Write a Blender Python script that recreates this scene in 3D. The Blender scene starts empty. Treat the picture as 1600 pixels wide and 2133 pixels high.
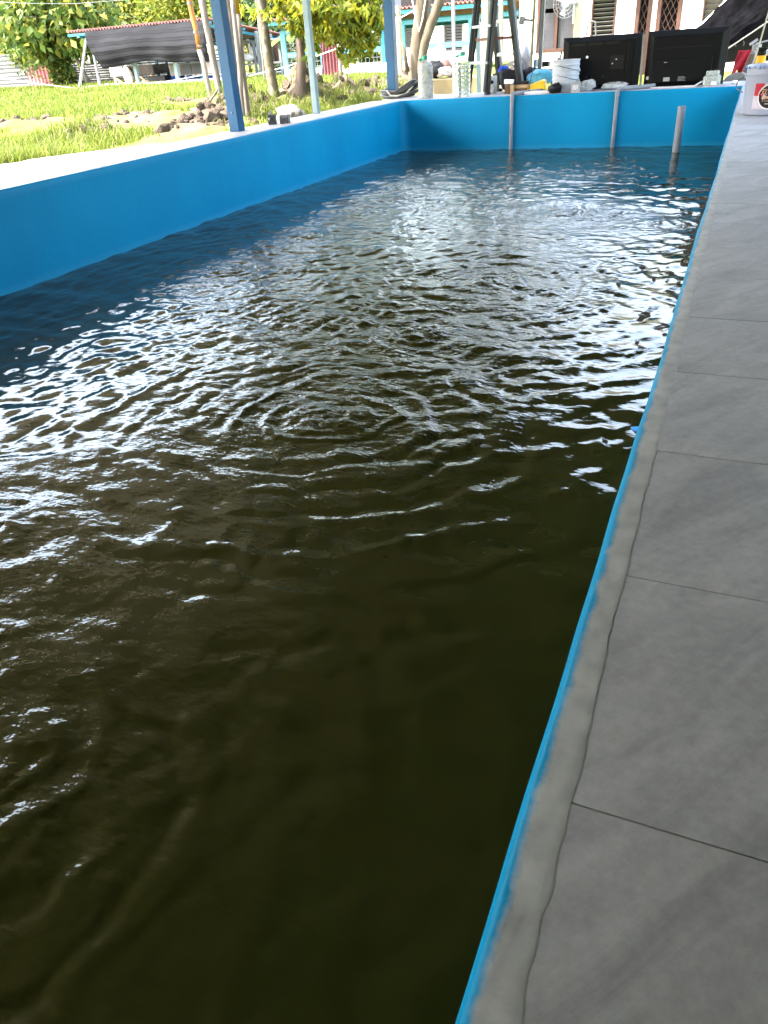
import bpy, bmesh, math, random
import numpy as np
from mathutils import Vector, Matrix
rnd = random.Random(7)
nrs = np.random.RandomState(11)
S = bpy.context.scene
COL = S.collection
# ------------------------------------------------------------------ camera
F_PX, YAW, PIT, ROL, CH = 1529.96, 0.4435, 0.5629, -0.0721, 0.4455
def _axes():
    cy, sy, cp, sp = math.cos(YAW), math.sin(YAW), math.cos(PIT), math.sin(PIT)
    f = Vector((-sy*cp, cy*cp, -sp)); r = Vector((cy, sy, 0)); u = r.cross(f)
    c, s = math.cos(ROL), math.sin(ROL)
    return f, c*r + s*u, -s*r + c*u
CF, CR, CU = _axes()
CC = Vector((0, 0, CH))
cam_d = bpy.data.cameras.new('camera'); cam = bpy.data.objects.new('camera', cam_d); COL.objects.link(cam)
mw = Matrix.Identity(4)
for i in range(3):
    mw[i][0], mw[i][1], mw[i][2], mw[i][3] = CR[i], CU[i], -CF[i], CC[i]
cam.matrix_world = mw
cam_d.sensor_fit = 'VERTICAL'; cam_d.sensor_height = 36.0; cam_d.lens = 36.0*F_PX/2133.0
cam_d.clip_start = 0.02; cam_d.clip_end = 2000
S.camera = cam
# ------------------------------------------------------------------ sky, sun, exposure
SUN_AZ = Vector((-0.80, -0.60, 0)).normalized(); SUN_EL = math.radians(50)
w = bpy.data.worlds.new('World'); S.world = w; w.use_nodes = True
wn = w.node_tree.nodes; wl = w.node_tree.links
bg = wn['Background']
sky = wn.new('ShaderNodeTexSky'); sky.sky_type = 'NISHITA'; sky.sun_disc = False
sky.sun_elevation = SUN_EL; sky.sun_rotation = math.atan2(SUN_AZ.x, SUN_AZ.y)
sky.air_density = 1.4; sky.dust_density = 4.0; sky.ozone_density = 1.0
hs = wn.new('ShaderNodeHueSaturation'); hs.inputs['Saturation'].default_value = 0.75
wl.new(sky.outputs[0], hs.inputs['Color']); wl.new(hs.outputs[0], bg.inputs[0])
bg.inputs[1].default_value = 0.15
sd = bpy.data.lights.new('sun', 'SUN'); sd.energy = 2.0; sd.angle = math.radians(2.0); sd.color = (1.0, 0.95, 0.87)
so = bpy.data.objects.new('sun', sd); COL.objects.link(so)
so.rotation_euler = (-(SUN_AZ*math.cos(SUN_EL) + Vector((0, 0, math.sin(SUN_EL))))).to_track_quat('-Z', 'Y').to_euler()
S.view_settings.view_transform = 'Standard'; S.view_settings.look = 'None'
S.view_settings.gamma = 1.0; S.view_settings.use_curve_mapping = False
S.view_settings.exposure = 4.1
S.render.engine = 'CYCLES'
S.cycles.use_denoising = True
S.cycles.max_bounces = 10; S.cycles.diffuse_bounces = 5; S.cycles.glossy_bounces = 5
S.cycles.transmission_bounces = 10; S.cycles.transparent_max_bounces = 12
S.cycles.sample_clamp_indirect = 6.0
# ------------------------------------------------------------------ pixel -> place in the scene
def ray(px, py): return CF + CR*((px-800)/F_PX) - CU*((py-1066.5)/F_PX)
def at_z(px, py, z):
    d = ray(px, py); return CC + d*((z-CC.z)/d.z)
def at_y(px, py, y):
    d = ray(px, py); return CC + d*(y/d.y)
def at_x(px, py, x):
    d = ray(px, py); return CC + d*(x/d.x)
def ppm(P): return F_PX/((Vector(P)-CC).dot(CF))
# ------------------------------------------------------------------ materials
def lin(c):
    return tuple((v/12.92 if v <= .04045 else ((v+.055)/1.055)**2.4) for v in c)
def nd(nt, t, **kw):
    n = nt.nodes.new(t)
    for k, v in kw.items(): setattr(n, k, v)
    return n
def mat(name, col, rough=.6, metal=0., var=.12, scale=6., bump=0., bscale=80., spec=.22, stretch=(1, 1, 1), rot=(0, 0, 0), dirt=None, dirt_amt=0., coord='Object', trans=0., ior=1.45, alpha=1.):
    m = bpy.data.materials.new(name); m.use_nodes = True; nt = m.node_tree; L = nt.links
    b = nt.nodes['Principled BSDF']
    tc = nd(nt, 'ShaderNodeTexCoord'); mp = nd(nt, 'ShaderNodeMapping')
    mp.inputs['Scale'].default_value = stretch; mp.inputs['Rotation'].default_value = rot
    L.new(tc.outputs[coord], mp.inputs[0])
    n = nd(nt, 'ShaderNodeTexNoise'); n.inputs['Scale'].default_value = scale; n.inputs['Detail'].default_value = 6
    L.new(mp.outputs[0], n.inputs['Vector'])
    r = nd(nt, 'ShaderNodeValToRGB')
    r.color_ramp.elements[0].position = .3; r.color_ramp.elements[1].position = .7
    r.color_ramp.elements[0].color = (*[max(0, c*(1-var)) for c in col], 1); r.color_ramp.elements[1].color = (*[min(1, c*(1+var)) for c in col], 1)
    L.new(n.outputs['Fac'], r.inputs[0]); out = r.outputs[0]
    if dirt is not None:
        n2 = nd(nt, 'ShaderNodeTexNoise'); n2.inputs['Scale'].default_value = scale*.45; n2.inputs['Detail'].default_value = 8
        L.new(mp.outputs[0], n2.inputs['Vector'])
        r2 = nd(nt, 'ShaderNodeValToRGB'); r2.color_ramp.elements[0].position = .52; r2.color_ramp.elements[1].position = .72
        r2.color_ramp.elements[1].color = (dirt_amt, dirt_amt, dirt_amt, 1)
        L.new(n2.outputs['Fac'], r2.inputs[0])
        mx = nd(nt, 'ShaderNodeMix', data_type='RGBA'); L.new(r2.outputs[0], mx.inputs[0]); L.new(out, mx.inputs[6]); mx.inputs[7].default_value = (*dirt, 1)
        out = mx.outputs[2]
    L.new(out, b.inputs['Base Color'])
    b.inputs['Roughness'].default_value = rough; b.inputs['Metallic'].default_value = metal
    b.inputs['Specular IOR Level'].default_value = spec
    if trans: b.inputs['Transmission Weight'].default_value = trans; b.inputs['IOR'].default_value = ior
    if alpha < 1: b.inputs['Alpha'].default_value = alpha
    if bump:
        n3 = nd(nt, 'ShaderNodeTexNoise'); n3.inputs['Scale'].default_value = bscale; n3.inputs['Detail'].default_value = 5
        L.new(mp.outputs[0], n3.inputs['Vector'])
        bp = nd(nt, 'ShaderNodeBump'); bp.inputs['Strength'].default_value = 1; bp.inputs['Distance'].default_value = bump
        L.new(n3.outputs['Fac'], bp.inputs['Height']); L.new(bp.outputs[0], b.inputs['Normal'])
    return m
def leaf_mat(name, cols, trans=.45, rough=.45):
    m = bpy.data.materials.new(name); m.use_nodes = True; nt = m.node_tree; L = nt.links
    b = nt.nodes['Principled BSDF']; o = nt.nodes['Material Output']
    g = nd(nt, 'ShaderNodeNewGeometry'); r = nd(nt, 'ShaderNodeValToRGB')
    e = r.color_ramp.elements
    while len(e) < len(cols): e.new(.5)
    for i, c in enumerate(cols): e[i].position = i/(len(cols)-1); e[i].color = (*c, 1)
    L.new(g.outputs['Random Per Island'], r.inputs[0]); L.new(r.outputs[0], b.inputs['Base Color'])
    b.inputs['Roughness'].default_value = rough; b.inputs['Specular IOR Level'].default_value = .12
    t = nd(nt, 'ShaderNodeBsdfTranslucent'); L.new(r.outputs[0], t.inputs[0])
    ms = nd(nt, 'ShaderNodeMixShader'); ms.inputs[0].default_value = trans
    L.new(b.outputs[0], ms.inputs[1]); L.new(t.outputs[0], ms.inputs[2]); L.new(ms.outputs[0], o.inputs[0])
    return m
M = {}
M['blue_post'] = mat('blue_post', (.003, .062, .155), .4, var=.10, scale=9, dirt=(.02, .05, .1), dirt_amt=.35, bump=.0004, bscale=200)
M['pale_blue_post'] = mat('pale_blue_post', (.17, .24, .265), .45, var=.1, scale=12)
M['teal'] = mat('teal', (.014, .13, .20), .5, var=.15, scale=5)
M['teal_pale'] = mat('teal_pale', (.045, .17, .225), .5, var=.15, scale=5)
M['cement'] = mat('cement', (.36, .35, .34), .85, var=.12, scale=14, bump=.001, bscale=120)
M['apron'] = mat('apron', (.62, .60, .55), .9, var=.12, scale=3, bump=.002, bscale=60, spec=.02)
M['roof_under'] = mat('roof_under', (.21, .185, .145), .5, metal=.0, var=.2, scale=1.5)
M['roof_red'] = mat('roof_red', (.20, .08, .065), .6, var=.2, scale=2)
M['zinc'] = mat('zinc', (.075, .077, .082), .7, metal=.0, var=.14, scale=1.2, dirt=(.07, .058, .048), dirt_amt=.5)
M['red_sheet'] = mat('red_sheet', (.17, .05, .055), .55, var=.2, scale=1.5, dirt=(.4, .3, .28), dirt_amt=.4)
M['maroon_sheet'] = mat('maroon_sheet', (.11, .035, .04), .55, var=.2, scale=2)
M['white_wall'] = mat('white_wall', (.78, .76, .73), .85, var=.04, scale=1.5, dirt=(.55, .52, .46), dirt_amt=.25)
M['white_wall_far'] = mat('white_wall_far', (.75, .74, .73), .85, var=.05, scale=1.0)
M['cream_wall'] = mat('cream_wall', (.17, .13, .072), .85, var=.12, scale=3, dirt=(.12, .098, .065), dirt_amt=.5, bump=.002, bscale=40)
M['beige_col'] = mat('beige_col', (.15, .132, .10), .8, var=.1, scale=4)
M['grey_steel'] = mat('grey_steel', (.16, .172, .185), .45, metal=.3, var=.1, scale=8)
M['olive_pole'] = mat('olive_pole', (.30, .28, .16), .6, var=.15, scale=8)
M['brown_frame'] = mat('brown_frame', (.055, .026, .018), .55, var=.2, scale=8)
M['dark_frame'] = mat('dark_frame', (.085, .045, .035), .5, var=.2, scale=8)
M['louvre_glass'] = mat('louvre_glass', (.07, .068, .08), .18, var=.15, scale=5)
M['louvre_wood'] = mat('louvre_wood', (.10, .095, .09), .5, var=.15, scale=6)
M['black'] = mat('black', (.006, .006, .0065), .5, var=.2, scale=5)
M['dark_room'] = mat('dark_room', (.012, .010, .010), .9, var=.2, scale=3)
M['tv_black'] = mat('tv_black', (.005, .005, .0055), .5, spec=.10, var=.12, scale=6, bump=.0006, bscale=300)
M['tv_edge'] = mat('tv_edge', (.009, .009, .010), .45, spec=.15, var=.1, scale=6)
M['ladder_black'] = mat('ladder_black', (.018, .017, .017), .35, var=.2, scale=12)
M['alu'] = mat('alu', (.45, .46, .48), .38, metal=.7, var=.1, scale=20)
M['ladder_brown'] = mat('ladder_brown', (.13, .055, .042), .5, var=.2, scale=12)
M['pvc'] = mat('pvc', (.205, .215, .24), .42, var=.12, scale=10)
M['hose'] = mat('hose', (.060, .062, .064), .42, var=.25, scale=14)
M['hose_light'] = mat('hose_light', (.40, .39, .36), .5, var=.2, scale=14)
M['bucket'] = mat('bucket', (.31, .335, .45), .35, var=.04, scale=6)
M['bucket_white'] = mat('bucket_white', (.42, .44, .50), .4, var=.05, scale=6)
M['paint_blue'] = mat('paint_blue', (.03, .22, .62), .45, var=.3, scale=30)
M['wire'] = mat('wire', (.10, .10, .11), .4, metal=.6)
M['label_red'] = mat('label_red', (.45, .02, .045), .5, var=.15, scale=20)
M['label_lilac'] = mat('label_lilac', (.50, .44, .56), .5, var=.2, scale=12)
M['label_dark'] = mat('label_dark', (.018, .013, .018), .5)
M['label_gold'] = mat('label_gold', (.66, .38, .25), .5)
M['label_white'] = mat('label_white', (.72, .70, .72), .5)
M['yellow'] = mat('yellow', (.72, .46, .02), .4, var=.1, scale=12)
M['amber'] = mat('amber', (.78, .38, .01), .35, var=.08, scale=12)
M['bag_blue'] = mat('bag_blue', (.10, .42, .66), .5, var=.2, scale=12, bump=.006, bscale=16)
M['royal_cloth'] = mat('royal_cloth', (.02, .08, .60), .7, var=.2, scale=14, bump=.004, bscale=25)
M['red_cloth'] = mat('red_cloth', (.36, .020, .035), .85, var=.25, scale=14, bump=.004, bscale=35)
M['dark_cloth'] = mat('dark_cloth', (.020, .020, .026), .8, var=.4, scale=14, bump=.008, bscale=22)
M['grey_cloth'] = mat('grey_cloth', (.36, .36, .42), .8, var=.2, scale=14, bump=.006, bscale=22)
M['pink_cloth'] = mat('pink_cloth', (.66, .50, .46), .8, var=.15, scale=14, bump=.006, bscale=22)
M['white_box'] = mat('white_box', (.80, .77, .80), .6, var=.04)
M['grey_box'] = mat('grey_box', (.28, .28, .29), .5, var=.1)
M['pale_box'] = mat('pale_box', (.46, .46, .47), .5, var=.1)
M['wood'] = mat('wood', (.40, .27, .15), .7, var=.25, scale=5, stretch=(1, 1, 8))
M['dark_wood'] = mat('dark_wood', (.13, .085, .055), .75, var=.25, scale=5, stretch=(1, 1, 6))
M['grey_wood'] = mat('grey_wood', (.22, .20, .185), .8, var=.2, scale=4)
M['hutch_dark'] = mat('hutch_dark', (.075, .065, .058), .8, var=.3, scale=3)
M['brown_panel'] = mat('brown_panel', (.14, .075, .06), .8, var=.3, scale=3)
M['net'] = mat('net', (.0022, .0022, .0026), .9, var=.6, scale=9, spec=.0)
M['drum_blue'] = mat('drum_blue', (.020, .05, .30), .45, var=.15, scale=4)
M['green_cap'] = mat('green_cap', (.02, .25, .16), .4, var=.1)
M['bird_white'] = mat('bird_white', (.78, .74, .70), .8, var=.06, scale=8)
M['bird_beak'] = mat('bird_beak', (.70, .30, .05), .6)
M['bark_pale'] = mat('bark_pale', (0.107, 0.091, 0.076), .9, var=.28, scale=14, stretch=(1, 1, .35), dirt=(0.158, 0.153, 0.140), dirt_amt=.6, bump=.01, bscale=22, spec=.02)
M['bark_dark'] = mat('bark_dark', (0.092, 0.072, 0.060), .9, var=.3, scale=14, stretch=(1, 1, .35), dirt=(0.225, 0.210, 0.190), dirt_amt=.6, bump=.01, bscale=22, spec=.02)
M['bark_mottle'] = mat('bark_mottle', (0.083, 0.069, 0.048), .9, var=.35, scale=22, stretch=(1, 1, .6), dirt=(0.192, 0.179, 0.150), dirt_amt=.9, bump=.01, bscale=30, spec=.02)
M['bark_big'] = mat('bark_big', (0.084, 0.069, 0.051), .9, var=.25, scale=12, stretch=(1, 1, .3), dirt=(0.046, 0.036, 0.023), dirt_amt=.6, bump=.012, bscale=18, spec=.02)
M['bark_orange'] = mat('bark_orange', (0.182, 0.070, 0.013), .6, var=.25, scale=9, stretch=(1, 1, .3), dirt=(0.147, 0.077, 0.042), dirt_amt=.6)
M['bark_yellow'] = mat('bark_yellow', (0.252, 0.133, 0.007), .6, var=.15, scale=9, stretch=(1, 1, .3))
M['soil'] = mat('soil', (.085, .066, .050), .95, var=.3, scale=7, bump=.02, bscale=20, spec=.02)
M['rubble_white'] = mat('rubble_white', (.10, .097, .092), .9, var=.15, scale=12, bump=.01, bscale=30)
M['rope'] = mat('rope', (.45, .43, .38), .8, var=.1)
def film_mat(name, col, a, rough=.08):
    m = bpy.data.materials.new(name); m.use_nodes = True; nt = m.node_tree; L = nt.links; b = nt.nodes['Principled BSDF']; o = nt.nodes['Material Output']
    b.inputs['Base Color'].default_value = (*col, 1); b.inputs['Roughness'].default_value = rough
    tr = nd(nt, 'ShaderNodeBsdfTransparent'); tr.inputs[0].default_value = (.97, .985, .98, 1)
    tc = nd(nt, 'ShaderNodeTexCoord'); n = nd(nt, 'ShaderNodeTexNoise'); n.inputs['Scale'].default_value = 25; L.new(tc.outputs['Object'], n.inputs[0])
    mr = nd(nt, 'ShaderNodeMapRange'); mr.inputs[1].default_value = .3; mr.inputs[2].default_value = .7; mr.inputs[3].default_value = a*.7; mr.inputs[4].default_value = a*1.3; L.new(n.outputs['Fac'], mr.inputs[0])
    ms = nd(nt, 'ShaderNodeMixShader'); L.new(mr.outputs[0], ms.inputs[0]); L.new(tr.outputs[0], ms.inputs[1]); L.new(b.outputs[0], ms.inputs[2]); L.new(ms.outputs[0], o.inputs[0])
    return m
M['clear'] = film_mat('clear', (.45, .48, .47), .16)
M['cloudy'] = film_mat('cloudy', (.42, .42, .42), .5, .3)
M['jug_water'] = mat('jug_water', (.90, .95, .92), .02, var=.01, trans=1., ior=1.33)
M['jar_glass'] = film_mat('jar_glass', (.60, .62, .58), .30, .1)
M['film'] = film_mat('film', (.80, .82, .84), .35, .25)
M['mortar_grey'] = mat('mortar_grey', (.20, .195, .19), .95, var=.2, scale=20)
M['zinc_dull'] = mat('zinc_dull', (.016, .016, .018), .9, spec=.05)
M['plastic_dark'] = mat('plastic_dark', (.035, .036, .038), .5)
M['plastic_grey'] = mat('plastic_grey', (.11, .115, .125), .5)
M['grass_leaf'] = leaf_mat('grass_leaf', [(0.046, 0.0736, 0.0083), (0.0782, 0.1104, 0.0138), (0.115, 0.138, 0.023), (0.1564, 0.1518, 0.046)], .5)
M['leaf_mid'] = leaf_mat('leaf_mid', [(0.0248, 0.0495, 0.0099), (0.0495, 0.0825, 0.0165), (0.0825, 0.11, 0.022), (0.143, 0.1375, 0.022)], .45)
M['leaf_lime'] = leaf_mat('leaf_lime', [(0.045, 0.07, 0.01), (0.08, 0.105, 0.015), (0.12, 0.13, 0.02), (0.17, 0.155, 0.025)], .5)
M['leaf_dark'] = leaf_mat('leaf_dark', [(0.0098, 0.0224, 0.0091), (0.021, 0.0406, 0.0126), (0.0385, 0.063, 0.021), (0.063, 0.084, 0.028)], .3)
M['leaf_yellow'] = leaf_mat('leaf_yellow', [(0.0743, 0.1114, 0.0149), (0.1337, 0.1708, 0.0223), (0.2079, 0.2153, 0.0223), (0.3119, 0.2599, 0.0149)], .5)
# blue pond paint over cement: the painted part is stored per vertex as the distance from the inner face
def paint_mat():
    m = bpy.data.materials.new('pond_paint'); m.use_nodes = True; nt = m.node_tree; L = nt.links; b = nt.nodes['Principled BSDF']
    tc = nd(nt, 'ShaderNodeTexCoord'); at = nd(nt, 'ShaderNodeAttribute', attribute_name='inset')
    n = nd(nt, 'ShaderNodeTexNoise'); n.inputs['Scale'].default_value = 22; n.inputs['Detail'].default_value = 8; n.inputs['Roughness'].default_value = .7; L.new(tc.outputs['Object'], n.inputs[0])
    ad = nd(nt, 'ShaderNodeMath', operation='MULTIPLY_ADD'); L.new(n.outputs['Fac'], ad.inputs[0]); ad.inputs[1].default_value = -.017; L.new(at.outputs['Fac'], ad.inputs[2])
    mr = nd(nt, 'ShaderNodeMapRange'); mr.inputs[1].default_value = -.002; mr.inputs[2].default_value = .004; L.new(ad.outputs[0], mr.inputs[0])
    n2 = nd(nt, 'ShaderNodeTexNoise'); n2.inputs['Scale'].default_value = 2.2; n2.inputs['Detail'].default_value = 7; mpw = nd(nt, 'ShaderNodeMapping'); mpw.inputs['Scale'].default_value = (1, 1, .45); L.new(tc.outputs['Object'], mpw.inputs[0]); L.new(mpw.outputs[0], n2.inputs[0])
    r = nd(nt, 'ShaderNodeValToRGB'); r.color_ramp.elements[0].position = .3; r.color_ramp.elements[1].position = .7
    r.color_ramp.elements[0].color = (.0010, .185, .375, 1); r.color_ramp.elements[1].color = (.0014, .220, .430, 1); L.new(n2.outputs['Fac'], r.inputs[0])
    n3 = nd(nt, 'ShaderNodeTexNoise'); n3.inputs['Scale'].default_value = 30; n3.inputs['Detail'].default_value = 6; L.new(tc.outputs['Object'], n3.inputs[0])
    r3 = nd(nt, 'ShaderNodeValToRGB'); r3.color_ramp.elements[0].position = .3; r3.color_ramp.elements[1].position = .7
    r3.color_ramp.elements[0].color = (.31, .31, .32, 1); r3.color_ramp.elements[1].color = (.47, .465, .475, 1); L.new(n3.outputs['Fac'], r3.inputs[0])
    sp_ = nd(nt, 'ShaderNodeSeparateXYZ'); L.new(nd(nt, 'ShaderNodeNewGeometry').outputs['Position'], sp_.inputs[0])
    zz_ = nd(nt, 'ShaderNodeMath', operation='MULTIPLY_ADD'); L.new(n.outputs['Fac'], zz_.inputs[0]); zz_.inputs[1].default_value = -.05; L.new(sp_.outputs['Z'], zz_.inputs[2])
    sm = nd(nt, 'ShaderNodeMapRange'); sm.inputs[1].default_value = -.447; sm.inputs[2].default_value = -.425; sm.inputs[3].default_value = .45; sm.inputs[4].default_value = 0.; L.new(zz_.outputs[0], sm.inputs[0])
    ns = nd(nt, 'ShaderNodeTexNoise'); ns.inputs['Scale'].default_value = 11; ns.inputs['Detail'].default_value = 4; L.new(tc.outputs['Object'], ns.inputs[0])
    rs_ = nd(nt, 'ShaderNodeValToRGB'); rs_.color_ramp.elements[0].position = .72; rs_.color_ramp.elements[1].position = .77; rs_.color_ramp.elements[1].color = (.7, .7, .7, 1); L.new(ns.outputs['Fac'], rs_.inputs[0])
    mk = nd(nt, 'ShaderNodeMix', data_type='RGBA'); L.new(rs_.outputs[0], mk.inputs[0]); L.new(r.outputs[0], mk.inputs[6]); mk.inputs[7].default_value = (.012, .10, .19, 1)
    ms_ = nd(nt, 'ShaderNodeMix', data_type='RGBA'); L.new(sm.outputs[0], ms_.inputs[0]); L.new(mk.outputs[2], ms_.inputs[6]); ms_.inputs[7].default_value = (.03, .26, .46, 1)
    mx = nd(nt, 'ShaderNodeMix', data_type='RGBA'); L.new(mr.outputs[0], mx.inputs[0]); L.new(ms_.outputs[2], mx.inputs[6]); L.new(r3.outputs[0], mx.inputs[7])
    L.new(mx.outputs[2], b.inputs['Base Color']); b.inputs['Roughness'].default_value = .45; b.inputs['Specular IOR Level'].default_value = .10
    bp = nd(nt, 'ShaderNodeBump'); bp.inputs['Distance'].default_value = .0012
    n4 = nd(nt, 'ShaderNodeTexNoise'); n4.inputs['Scale'].default_value = 45; n4.inputs['Detail'].default_value = 5; L.new(tc.outputs['Object'], n4.inputs[0])
    L.new(n4.outputs['Fac'], bp.inputs['Height']); L.new(bp.outputs[0], b.inputs['Normal'])
    return m
M['pond_paint'] = paint_mat()
def tile_mat():
    m = bpy.data.materials.new('stone_tile'); m.use_nodes = True; nt = m.node_tree; L = nt.links; b = nt.nodes['Principled BSDF']
    tc = nd(nt, 'ShaderNodeTexCoord'); oi = nd(nt, 'ShaderNodeObjectInfo')
    ml = nd(nt, 'ShaderNodeVectorMath', operation='MULTIPLY_ADD'); L.new(oi.outputs['Random'], ml.inputs[0]); ml.inputs[1].default_value = (9, 5, 3); L.new(tc.outputs['Object'], ml.inputs[2])
    mp0 = nd(nt, 'ShaderNodeMapping'); mp0.inputs['Rotation'].default_value = (0, 0, math.radians(-58)); L.new(ml.outputs[0], mp0.inputs[0])
    mp = nd(nt, 'ShaderNodeMapping'); mp.inputs['Scale'].default_value = (2.2, 8.0, 1); L.new(mp0.outputs[0], mp.inputs[0])
    n = nd(nt, 'ShaderNodeTexNoise'); n.inputs['Scale'].default_value = 2.2; n.inputs['Detail'].default_value = 9; n.inputs['Roughness'].default_value = .62; n.inputs['Distortion'].default_value = .6; L.new(mp.outputs[0], n.inputs[0])
    r = nd(nt, 'ShaderNodeValToRGB'); e = r.color_ramp.elements
    e[0].position = .25; e[0].color = (.285, .278, .300, 1); e[1].position = .78; e[1].color = (.58, .568, .61, 1); L.new(n.outputs['Fac'], r.inputs[0])
    n2 = nd(nt, 'ShaderNodeTexNoise'); n2.inputs['Scale'].default_value = 5; n2.inputs['Detail'].default_value = 5; L.new(ml.outputs[0], n2.inputs[0])
    r2 = nd(nt, 'ShaderNodeValToRGB'); r2.color_ramp.elements[0].position = .35; r2.color_ramp.elements[0].color = (.86, .86, .86, 1); r2.color_ramp.elements[1].position = .65; L.new(n2.outputs['Fac'], r2.inputs[0])
    mx = nd(nt, 'ShaderNodeMix', data_type='RGBA', blend_type='MULTIPLY'); mx.inputs[0].default_value = 1; L.new(r.outputs[0], mx.inputs[6]); L.new(r2.outputs[0], mx.inputs[7])
    ng = nd(nt, 'ShaderNodeTexNoise'); ng.inputs['Scale'].default_value = 90; ng.inputs['Detail'].default_value = 8; ng.inputs['Roughness'].default_value = .75; L.new(ml.outputs[0], ng.inputs[0])
    rg = nd(nt, 'ShaderNodeValToRGB'); rg.color_ramp.elements[0].position = .35; rg.color_ramp.elements[0].color = (.82, .82, .82, 1); rg.color_ramp.elements[1].position = .62; L.new(ng.outputs['Fac'], rg.inputs[0])
    mg = nd(nt, 'ShaderNodeMix', data_type='RGBA', blend_type='MULTIPLY'); mg.inputs[0].default_value = 1; L.new(mx.outputs[2], mg.inputs[6]); L.new(rg.outputs[0], mg.inputs[7]); mx = mg
    # small dark drips and specks
    v = nd(nt, 'ShaderNodeTexNoise'); v.inputs['Scale'].default_value = 13; v.inputs['Detail'].default_value = 3; L.new(ml.outputs[0], v.inputs[0])
    r4 = nd(nt, 'ShaderNodeValToRGB'); r4.color_ramp.elements[0].position = .70; r4.color_ramp.elements[1].position = .76; r4.color_ramp.elements[1].color = (.6, .6, .6, 1); L.new(v.outputs['Fac'], r4.inputs[0])
    mx2 = nd(nt, 'ShaderNodeMix', data_type='RGBA'); L.new(r4.outputs[0], mx2.inputs[0]); L.new(mx.outputs[2], mx2.inputs[6]); mx2.inputs[7].default_value = (.10, .085, .07, 1)
    L.new(mx2.outputs[2], b.inputs['Base Color']); b.inputs['Roughness'].default_value = .52
    bp = nd(nt, 'ShaderNodeBump'); bp.inputs['Distance'].default_value = .0006; L.new(n.outputs['Fac'], bp.inputs['Height']); L.new(bp.outputs[0], b.inputs['Normal'])
    return m
M['tile'] = tile_mat()
def water_mat():
    m = bpy.data.materials.new('pond_water'); m.use_nodes = True; nt = m.node_tree; L = nt.links; b = nt.nodes['Principled BSDF']
    tc = nd(nt, 'ShaderNodeTexCoord')
    n = nd(nt, 'ShaderNodeTexNoise'); n.inputs['Scale'].default_value = 1.3; n.inputs['Detail'].default_value = 5; L.new(tc.outputs['Object'], n.inputs[0])
    r = nd(nt, 'ShaderNodeValToRGB'); r.color_ramp.elements[0].position = .3; r.color_ramp.elements[1].position = .7
    r.color_ramp.elements[0].color = (.0225, .0208, .0034, 1); r.color_ramp.elements[1].color = (.0285, .0264, .0044, 1); L.new(n.outputs['Fac'], r.inputs[0])
    L.new(r.outputs[0], b.inputs['Base Color']); b.inputs['Roughness'].default_value = .015; b.inputs['IOR'].default_value = 1.333
    at = nd(nt, 'ShaderNodeAttribute', attribute_name='boil')
    mp = nd(nt, 'ShaderNodeMapping'); mp.inputs['Rotation'].default_value = (0, 0, .35); mp.inputs['Scale'].default_value = (1, 1.7, 1); L.new(tc.outputs['Object'], mp.inputs[0])
    n1 = nd(nt, 'ShaderNodeTexNoise'); n1.inputs['Scale'].default_value = 26; n1.inputs['Detail'].default_value = 3; n1.inputs['Roughness'].default_value = .5; L.new(mp.outputs[0], n1.inputs[0])
    mu = nd(nt, 'ShaderNodeMath', operation='MULTIPLY'); L.new(n1.outputs['Fac'], mu.inputs[0]); L.new(at.outputs['Fac'], mu.inputs[1])
    bp = nd(nt, 'ShaderNodeBump'); bp.inputs['Strength'].default_value = 1; bp.inputs['Distance'].default_value = .0075
    L.new(mu.outputs[0], bp.inputs['Height']); L.new(bp.outputs[0], b.inputs['Normal'])
    return m
M['water'] = water_mat()
def ground_mat():
    m = bpy.data.materials.new('ground'); m.use_nodes = True; nt = m.node_tree; L = nt.links; b = nt.nodes['Principled BSDF']
    tc = nd(nt, 'ShaderNodeTexCoord'); at = nd(nt, 'ShaderNodeAttribute', attribute_name='soil')
    n = nd(nt, 'ShaderNodeTexNoise'); n.inputs['Scale'].default_value = 2.5; n.inputs['Detail'].default_value = 8; L.new(tc.outputs['Object'], n.inputs[0])
    g = nd(nt, 'ShaderNodeValToRGB'); g.color_ramp.elements[0].position = .3; g.color_ramp.elements[1].position = .7
    g.color_ramp.elements[0].color = (.085, .115, .018, 1); g.color_ramp.elements[1].color = (.14, .155, .035, 1); L.new(n.outputs['Fac'], g.inputs[0])
    n2 = nd(nt, 'ShaderNodeTexNoise'); n2.inputs['Scale'].default_value = 6; n2.inputs['Detail'].default_value = 8; L.new(tc.outputs['Object'], n2.inputs[0])
    s = nd(nt, 'ShaderNodeValToRGB'); s.color_ramp.elements[0].position = .3; s.color_ramp.elements[1].position = .7
    s.color_ramp.elements[0].color = (.050, .038, .028, 1); s.color_ramp.elements[1].color = (.105, .082, .062, 1); L.new(n2.outputs['Fac'], s.inputs[0])
    mx = nd(nt, 'ShaderNodeMix', data_type='RGBA'); L.new(at.outputs['Fac'], mx.inputs[0]); L.new(g.outputs[0], mx.inputs[6]); L.new(s.outputs[0], mx.inputs[7])
    L.new(mx.outputs[2], b.inputs['Base Color']); b.inputs['Roughness'].default_value = .95; b.inputs['Specular IOR Level'].default_value = 0.
    bp = nd(nt, 'ShaderNodeBump'); bp.inputs['Distance'].default_value = .04; L.new(n2.outputs['Fac'], bp.inputs['Height']); L.new(bp.outputs[0], b.inputs['Normal'])
    return m
M['ground'] = ground_mat()
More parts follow.
